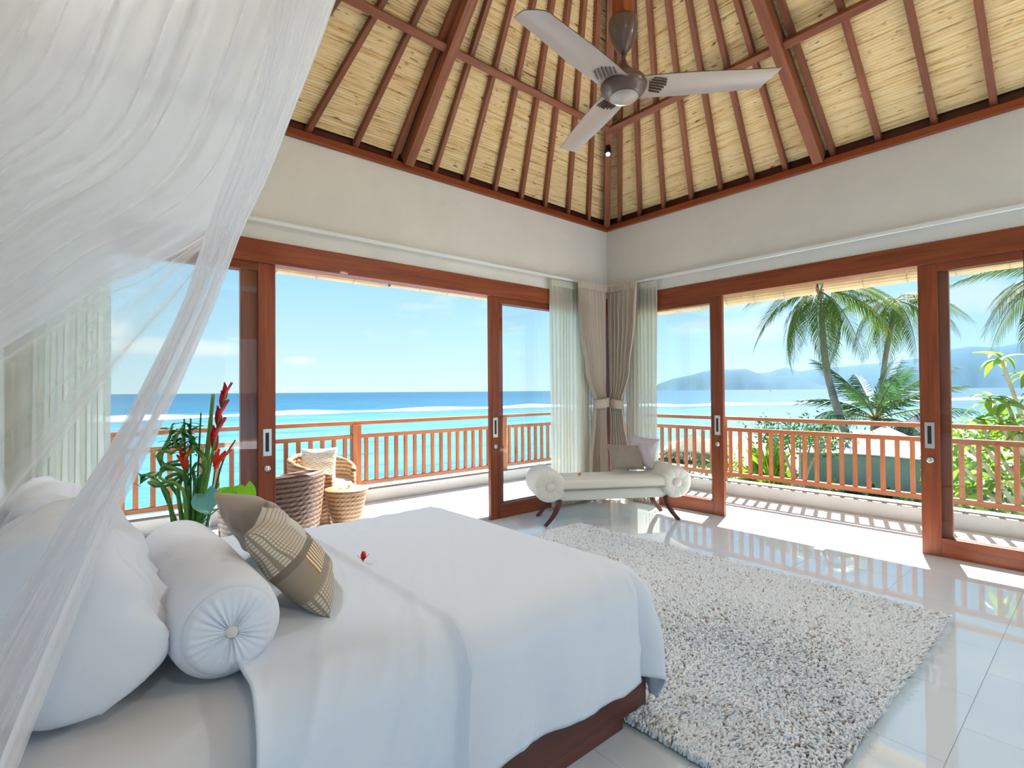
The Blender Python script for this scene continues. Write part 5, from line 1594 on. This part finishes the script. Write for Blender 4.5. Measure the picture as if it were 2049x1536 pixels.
# ------------------------------------------------------------------ palms
def frond_mesh(ln_, droop, nl, leaf_len, mtn, seed, twist=0.35):
    """a coconut frond growing along +X, arching down; leaflets hang from the rib"""
    rs = np.random.default_rng(seed)
    mb = MB()
    P = []
    for i in range(25):
        s_ = i / 24
        P.append(Vector((ln_ * (s_ - 0.25 * droop * s_ ** 2.2), 0, ln_ * (-0.62 * droop * s_ ** 2.0))))
    for i in range(nl):
        s_ = 0.16 + 0.84 * i / (nl - 1)
        k = min(23, int(s_ * 24)); f_ = s_ * 24 - k
        p = P[k] * (1 - f_) + P[k + 1] * f_
        d = (P[k + 1] - P[k]).normalized()
        ll = leaf_len * (0.45 + 0.75 * sin(pi * min(1, 0.15 + 0.8 * s_))) * rs.uniform(0.85, 1.1)
        if s_ > 0.9: ll *= 0.75
        for sg in (-1, 1):
            side = Vector((0, sg, 0))
            dirn = (d * (0.55 + 0.5 * s_) + side * 0.9 + Vector((0, 0, -0.12 - rs.uniform(0, .25)))).normalized()
            w_ = 0.016 * ll / 0.6 + 0.006
            q0 = p; q1 = p + dirn * ll * 0.5 + Vector((0, 0, -0.03 * ll)); q2 = p + dirn * ll * 0.92 + Vector((0, 0, -(0.30 + rs.uniform(0, .25)) * ll))
            t_ = d * w_ + Vector((0, 0, 0.3 * w_ * sg))
            mb.add([q0 - t_ * .6, q0 + t_ * .6, q1 + t_, q1 - t_, q2], [(0, 1, 2, 3), (3, 2, 4)])
    return mb.mesh('frond', MT[mtn], False), P
def palm(label, crown, base, tr, n, ln_, droop, leaf_len, mtn, seed, elev=(-0.5, 1.2), bendx=0.0, azs=None, trunk=True, sway=None):
    rs = np.random.default_rng(seed)
    base, crown = Vector(base), Vector(crown)
    t_ = thing('palm_tree', label, 'palm', base)
    c = crown - base
    if trunk:
        mid = c * 0.5 + Vector(sway if sway else (0, 0, 0))
        P = catmull([(0, 0, 0), mid, c], 26)
        MB().tube(P, [tr * (1.35 - 0.45 * i / 25) * (1.06 if i % 2 else 0.97) for i in range(26)], 12).build('trunk', MT['bark'], t_, True)
    meshes = [frond_mesh(ln_ * k, droop * k2, 44, leaf_len, mtn, seed * 10 + i) for i, (k, k2) in enumerate(((1, 1), (0.92, 1.25), (1.05, 0.8)))]
    ribs = []
    for me_, P in meshes:
        ribs.append(MB().tube(P, [0.035 * (1 - 0.85 * i / 24) * ln_ / 3.5 for i in range(25)], 5).mesh('rib', MT['rachis']))
    for i in range(n):
        az = (2 * pi * i * 0.618 * 1.0 + rs.uniform(-.25, .25)) if azs is None else azs[i][0]
        e_ = (elev[1] + (elev[0] - elev[1]) * (i + 0.5) / n) if azs is None else azs[i][1]
        j = i % 3
        o_ = link('frond', meshes[j][0], t_)
        o_.matrix_local = Matrix.Translation(c) @ Matrix.Rotation(az, 4, 'Z') @ Matrix.Rotation(-e_, 4, 'Y') @ Matrix.Rotation(rs.uniform(-.3, .3), 4, 'X')
        link('rib', ribs[j], o_)
    return t_
palm('tall leaning coconut palm in front of the bay', (18.9, 3.85, 5.5), (17.4, 1.95, GZ), 0.12, 18, 3.6, 1.1, 0.75, 'frond', 1, (-0.65, 0.75), sway=(0.15, 0.5, 0.2))
palm('young bushy coconut palm right of the leaning trunk', (19.5, 2.1, 0.1), (19.6, 2.1, GZ), 0.20, 17, 3.4, 0.55, 0.72, 'frond_teal', 2, (-0.05, 1.35))
palm('second tall coconut palm half hidden behind the leaning one', (31.0, 4.0, 6.4), (29.0, 4.4, GZ), 0.12, 15, 3.8, 1.15, 0.8, 'frond', 3, (-0.6, 0.7), sway=(-0.4, 0.1, 0))
palm('coconut palm whose fronds enter at the upper right edge', (23.3, -3.05, 5.6), (24.0, -4.5, GZ), 0.17, 15, 3.6, 1.0, 0.75, 'frond', 4, (-0.5, 0.8))

# ------------------------------------------------------------------ shrubs and garden
def shrub(name, label, loc, size, n, leaf, mtn, seed, stems=3, group=None, flowers=None, cat='shrub', vert=False):
    rs = np.random.default_rng(seed)
    t_ = thing(name, label, cat, loc, 0, group)
    mb = MB(); sx, sy, sz = size
    for i in range(n):
        v_ = rs.normal(0, 1, 3); v_ /= np.linalg.norm(v_); rr = rs.uniform(0.35, 1.0) ** 0.5
        lump = 1 + 0.22 * sin(5 * v_[0] + 3 * v_[2] + seed) + 0.15 * sin(8 * v_[1] + seed)
        p = Vector((v_[0] * sx * rr * lump, v_[1] * sy * rr * lump, sz + v_[2] * sz * rr * lump))
        if p.z < 0.02: p.z = 0.02 + 0.1 * rs.uniform()
        d = Vector(v_) + Vector(rs.normal(0, .6, 3)) + Vector((0, 0, 1.5 if vert else 0.3)); d.normalize()
        s_ = d.cross(Vector(rs.normal(0, 1, 3))); s_.normalize()
        ll = leaf * rs.uniform(0.7, 1.3); ww_ = ll * (0.14 if vert else 0.30)
        mb.add([p, p + d * ll * .5 + s_ * ww_, p + d * ll + Vector((0, 0, -.12 * ll)), p + d * ll * .5 - s_ * ww_], [(0, 1, 2, 3)])
    fo = mb.build('foliage', MT[mtn], t_, False, fix=False); fo['kind'] = 'stuff'
    for k in range(stems):
        a = rs.uniform(0, 6.28)
        MB().tube([(0.1 * sx * cos(a), 0.1 * sy * sin(a), 0), (0.3 * sx * cos(a), 0.3 * sy * sin(a), sz * 0.7), (0.55 * sx * cos(a + .4), 0.55 * sy * sin(a + .4), sz * 1.4)], [0.03, 0.02, 0.01], 6).build('stem', MT['branch'], t_, True)
    if flowers:
        fm = MB()
        for i in range(flowers[1]):
            v_ = rs.normal(0, 1, 3); v_ /= np.linalg.norm(v_)
            p = Vector((v_[0] * sx, v_[1] * sy, sz + abs(v_[2]) * sz)) * 1.0
            for q in range(3):
                d = Vector(rs.normal(0, 1, 3)).normalized(); s_ = d.orthogonal().normalized(); r_ = flowers[2]
                fm.add([p, p + d * r_ + s_ * r_ * .6, p + d * r_ * 1.5, p + d * r_ - s_ * r_ * .6], [(0, 1, 2, 3)])
        f2 = fm.build('flowers', MT[flowers[0]], t_, False, fix=False); f2['kind'] = 'stuff'
    return t_
def small_tree(label, base, crown_z, spread, n, leaf, mtn, seed):
    rs = np.random.default_rng(seed)
    t_ = thing('small_tree', label, 'tree', base)
    tips = []
    hgt = crown_z - base[2]
    for k in range(7):
        a = 2 * pi * k / 7 + rs.uniform(-.3, .3); rr = spread * rs.uniform(.45, .85)
        tip = Vector((rr * cos(a), rr * sin(a), hgt * rs.uniform(.85, 1.05)))
        MB().tube(catmull([(0, 0, 0), (0.04 * cos(a), 0.04 * sin(a), hgt * .3), (0.4 * tip.x, 0.4 * tip.y, hgt * .65), tip], 10), [0.05, .048, .045, .04, .036, .03, .026, .022, .018, .012], 6).build('branch', MT['bark'], t_, True)
        tips.append(tip)
    mb = MB()
    for i in range(n):
        c = tips[rs.integers(0, 7)] * rs.uniform(0.75, 1.12)
        p = c + Vector(rs.normal(0, spread * .22, 3)) * 1.0; p.z = hgt * 0.98 + (p.z - hgt) * 0.55
        d = Vector(rs.normal(0, 1, 3)) + Vector((0, 0, .3)); d.normalize(); s_ = d.orthogonal().normalized()
        ll = leaf * rs.uniform(.7, 1.3)
        mb.add([p, p + d * ll * .5 + s_ * ll * .22, p + d * ll, p + d * ll * .5 - s_ * ll * .22], [(0, 1, 2, 3)])
    fo = mb.build('foliage', MT[mtn], t_, False, fix=False); fo['kind'] = 'stuff'
    return t_
small_tree('small flat-topped tree left of the white pavilion roof', (9.75, 1.36, GZ), 0.25, 1.35, 1500, 0.13, 'shrub_green', 3)
shrub('banana_plant', 'upright lime-green leafy plant between the balusters', (11.3, 2.85, GZ), (0.35, 0.35, 0.72), 120, 0.8, 'shrub_lime', 4, 1, None, None, 'plant', True)
shrub('garden_shrub', 'thin pale shrub near the shore at the left of the garden', (12.2, 4.5, GZ), (0.55, 0.55, 0.75), 420, 0.13, 'shrub_lime', 5, 4)
shrub('garden_shrub', 'yellow-leaved shrub right beside the upright lime plant', (12.9, 3.35, GZ), (0.75, 0.75, 0.55), 700, 0.13, 'shrub_yellow', 6, 3)
shrub('garden_shrub', 'green shrub climbing before the small thatched hut', (13.0, 5.6, GZ), (0.8, 0.8, 0.5), 600, 0.15, 'shrub_green', 17, 3)
for i, (x, y) in enumerate(((8.3, 2.6), (8.7, 2.0), (9.0, 1.4), (9.3, 0.85))):
    shrub('low_hedge', ('low lime hedge plant nearest the corner of the garden', 'second low lime hedge plant from the left', 'third low lime hedge plant from the left', 'low lime hedge plant nearest the white terrace')[i], (x, y, GZ), (0.36, 0.34, 0.26), 520, 0.10, 'shrub_lime', 20 + i, 1, 'low lime hedge below the railing')
shrub('flower_bed', 'patch of red flowers in pale leaves under the railing', (8.5, 3.7, GZ), (0.9, 0.7, 0.16), 420, 0.12, 'shrub_yellow', 31, 1, None, ('petal_red', 40, 0.09), 'flowers')
for i, (x, y, sz, mtn) in enumerate(((12.0, 1.35, 0.42, 'shrub_yellow'), (12.15, 0.75, 0.30, 'shrub_dark'), (12.1, 0.1, 0.36, 'shrub_dark'), (11.9, -0.55, 0.30, 'shrub_green'), (11.7, -1.25, 0.34, 'shrub_dark'))):
    shrub('border_plant', ('yellow leafy plant at the left foot of the grey-green wall', 'dark low plant second along the grey-green wall', 'dark rounder plant in the middle of the grey-green wall', 'mid-green plant fourth along the grey-green wall', 'dark plant at the right end of the grey-green wall')[i], (x - 0.15, y, GZ), (0.33, 0.30, sz), 380, 0.13, mtn, 40 + i, 2)

# garden pavilion: grey-green wall under a white canvas hip roof
pvn = thing('garden_pavilion', 'garden pavilion with grey-green wall and white canvas roof', 'pavilion', (14.6, 0.6, GZ), radians(4))
MB().box((0, 0, 0.80), (3.6, 4.0, 1.60)).build('wall_block', MT['greenwall'], pvn, False, 0.02)
rf = MB()
e0 = [(-2.15, -2.35, 1.56), (2.15, -2.35, 1.56), (2.15, 2.35, 1.56), (-2.15, 2.35, 1.56)]
rf.grid(lambda u, v: Vector((cos(2 * pi * u), sin(2 * pi * u), 0)) * 0, 1, 1)
rf = MB()
def canv(u, v):
    k = u * 4; i = int(k) % 4; f_ = k - int(k)
    a = Vector(e0[i]); b2 = Vector(e0[(i + 1) % 4]); p = a + (b2 - a) * f_
    p.z += 0.12 * sin(pi * f_)
    apex = Vector((0, 0, 2.42))
    q = p + (apex - p) * v
    q.z -= 0.22 * sin(pi * v) 
    return q
rf.grid(canv, 48, 12)
o_ = rf.build('canvas_roof', MT['canvas'], pvn, True)
md = o_.modifiers.new('solid', 'SOLIDIFY'); md.thickness = 0.03
for sx in (-1, 1):
    for sy in (-1, 1):
        MB().tube([(sx * 1.95, sy * 2.15, 0), (sx * 1.95, sy * 2.15, 1.4)], 0.05, 8).build('post', MT['white'], pvn, True)

def thatch(label, loc, R, H, mtn, pole, seed):
    rs = np.random.default_rng(seed)
    t_ = thing('thatched_umbrella', label, 'umbrella', loc)
    mb = MB()
    mb.lathe([(0.02, H), (R * .3, H * .72), (R * .7, H * .32), (R, 0.0), (R * .96, -0.06), (R * .6, H * .28), (0.02, H * .86)], 40, None, lambda r_, z_, a: (r_ * (1 + .02 * sin(a * 17)), z_ - 0.02 * sin(a * 23) * r_ / R))
    mb.build('thatch_cone', MT[mtn], t_, True)
    sm2 = MB()
    for i in range(900):
        a = rs.uniform(0, 6.28); k = rs.uniform(0.05, 1.0)
        r0 = R * k; z0 = H * (1 - k) ** 1.08
        ll = rs.uniform(.12, .25) * R
        d = Vector((cos(a) * .8, sin(a) * .8, -.75 * H / R)); s2 = Vector((-sin(a), cos(a), 0)) * 0.012 * R
        p = Vector((r0 * cos(a), r0 * sin(a), z0 + 0.03))
        sm2.add([p - s2, p + s2, p + d * ll], [(0, 1, 2)])
    q = sm2.build('straw', MT[mtn], t_, False, fix=False); q['kind'] = 'stuff'
    MB().tube([(0, 0, -pole), (0, 0, H * .85)], 0.08, 10).build('pole', MT['bark'], t_, True)
    return t_
thatch('grey thatched umbrella behind the white pavilion roof', (18.45, 0.45, -0.71), 1.45, 1.15, 'thatch_grey', 1.54, 1)
thatch('small pale thatched umbrella behind the railing right of the curtains', (19.2, 10.0, -2.0), 1.7, 1.15, 'thatch', 0.25, 2)
thatch('pale thatched roof behind the bushes at the right of the photo', (21.0, -6.2, -0.55), 2.0, 1.1, 'thatch', 1.7, 3)
for i in range(4):
    st = MB().box((0, 0, 0.03), (0.55, 0.29, 0.06)).build('stepping_stone', MT['paving'], None, False, 0.01, ((15.55, 15.45, 15.4, 15.3)[i], (-2.05, -2.45, -2.85, -3.25)[i], GZ + 0.0))
    tag(st, ('nearest pale square stepping stone below the frangipani', 'second pale square stepping stone below the frangipani', 'third pale square stepping stone below the frangipani', 'farthest pale square stepping stone below the frangipani')[i], 'stone', 'stepping stones in the lawn')
pc = thing('plunge_pool', 'small bright blue pool set in the white terrace', 'pool', (10.6, 0.0, GZ + 0.05))
MB().lathe([(0, 0.0), (0.55, 0.0), (0.62, 0.02), (0.70, 0.02), (0.72, -0.0)], 32, Matrix.Scale(1.6, 4, (1, 0, 0))).build('pool_rim', MT['paving'], pc, True)
MB().lathe([(0, 0.012), (0.55, 0.012)], 32, Matrix.Scale(1.6, 4, (1, 0, 0)), None, False).build('water', MT['poolblue'], pc, True)

# frangipani tree close to the balcony, right of the doors
FB = Vector((5.6, -3.7, GZ))
fr_t = thing('frangipani_tree', 'frangipani tree with long yellow-green leaves beyond the right railing', 'tree', FB)
lf = [leaf_mb(0.34, 0.105, 0.35).mesh('leaf', MT['frangi_leaf']), leaf_mb(0.28, 0.095, 0.6).mesh('leaf', MT['frangi_leaf'])]
TIPS = [(4.55, -3.22, 1.78), (4.75, -3.5, 1.55), (4.35, -3.30, 1.15), (4.55, -3.62, 1.30), (4.2, -3.06, 0.62), (4.45, -3.45, 0.75), (4.05, -2.86, 0.30), (4.3, -3.2, 0.10),
        (4.55, -3.50, 0.35), (4.0, -2.95, -0.05), (4.2, -3.15, -0.32), (4.5, -3.55, -0.25), (4.75, -3.85, 0.9), (4.9, -3.9, 1.6), (4.15, -3.35, -0.65), (4.2, -3.14, 1.2), (4.08, -3.03, 0.92), (3.93, -2.93, 0.62), (4.33, -3.32, 0.88)]
for i, tp_ in enumerate(TIPS):
    tip = Vector(tp_) - FB
    midp = Vector((tip.x * 0.55, tip.y * 0.35, tip.z * 0.62))
    MB().tube(catmull([(0, 0, 0.1), (tip.x * .12, tip.y * .1, tip.z * .3), midp, tip], 12), [0.055 - 0.0032 * k for k in range(12)], 7).build('branch', MT['branch'], fr_t, True)
    for k in range(10):
        a = 2 * pi * k * 0.381 + i
        leaf_at(fr_t, 'leaf', lf[(k + i) % 2], tip + Vector((0, 0, 0.01 * k - .06)), (cos(a), sin(a), random.uniform(-0.35, 0.75)), random.uniform(-.35, .35), random.uniform(.85, 1.2) * (1.2 if tp_[2] < 0.5 else 1.0))
shrub('bougainvillea', 'bougainvillea with magenta flowers beyond the right railing', (7.7, -3.5, GZ), (0.9, 0.8, 1.25), 1500, 0.10, 'shrub_green', 51, 4, None, ('magenta', 60, 0.05))
shrub('feathery_bush', 'tall feathery yellow-green bush left of the frangipani', (10.9, -2.5, GZ), (1.4, 1.2, 1.5), 2600, 0.16, 'shrub_lime', 52, 5)
shrub('dark_bush', 'dark green bush under the frangipani leaves', (5.6, -2.9, GZ), (0.9, 0.8, 0.95), 1500, 0.12, 'shrub_dark', 53, 4)
shrub('feathery_bush', 'pale bush with yellow tips behind the feathery bush', (13.9, -4.7, GZ), (1.4, 1.3, 1.5), 1800, 0.18, 'shrub_yellow', 54, 5)
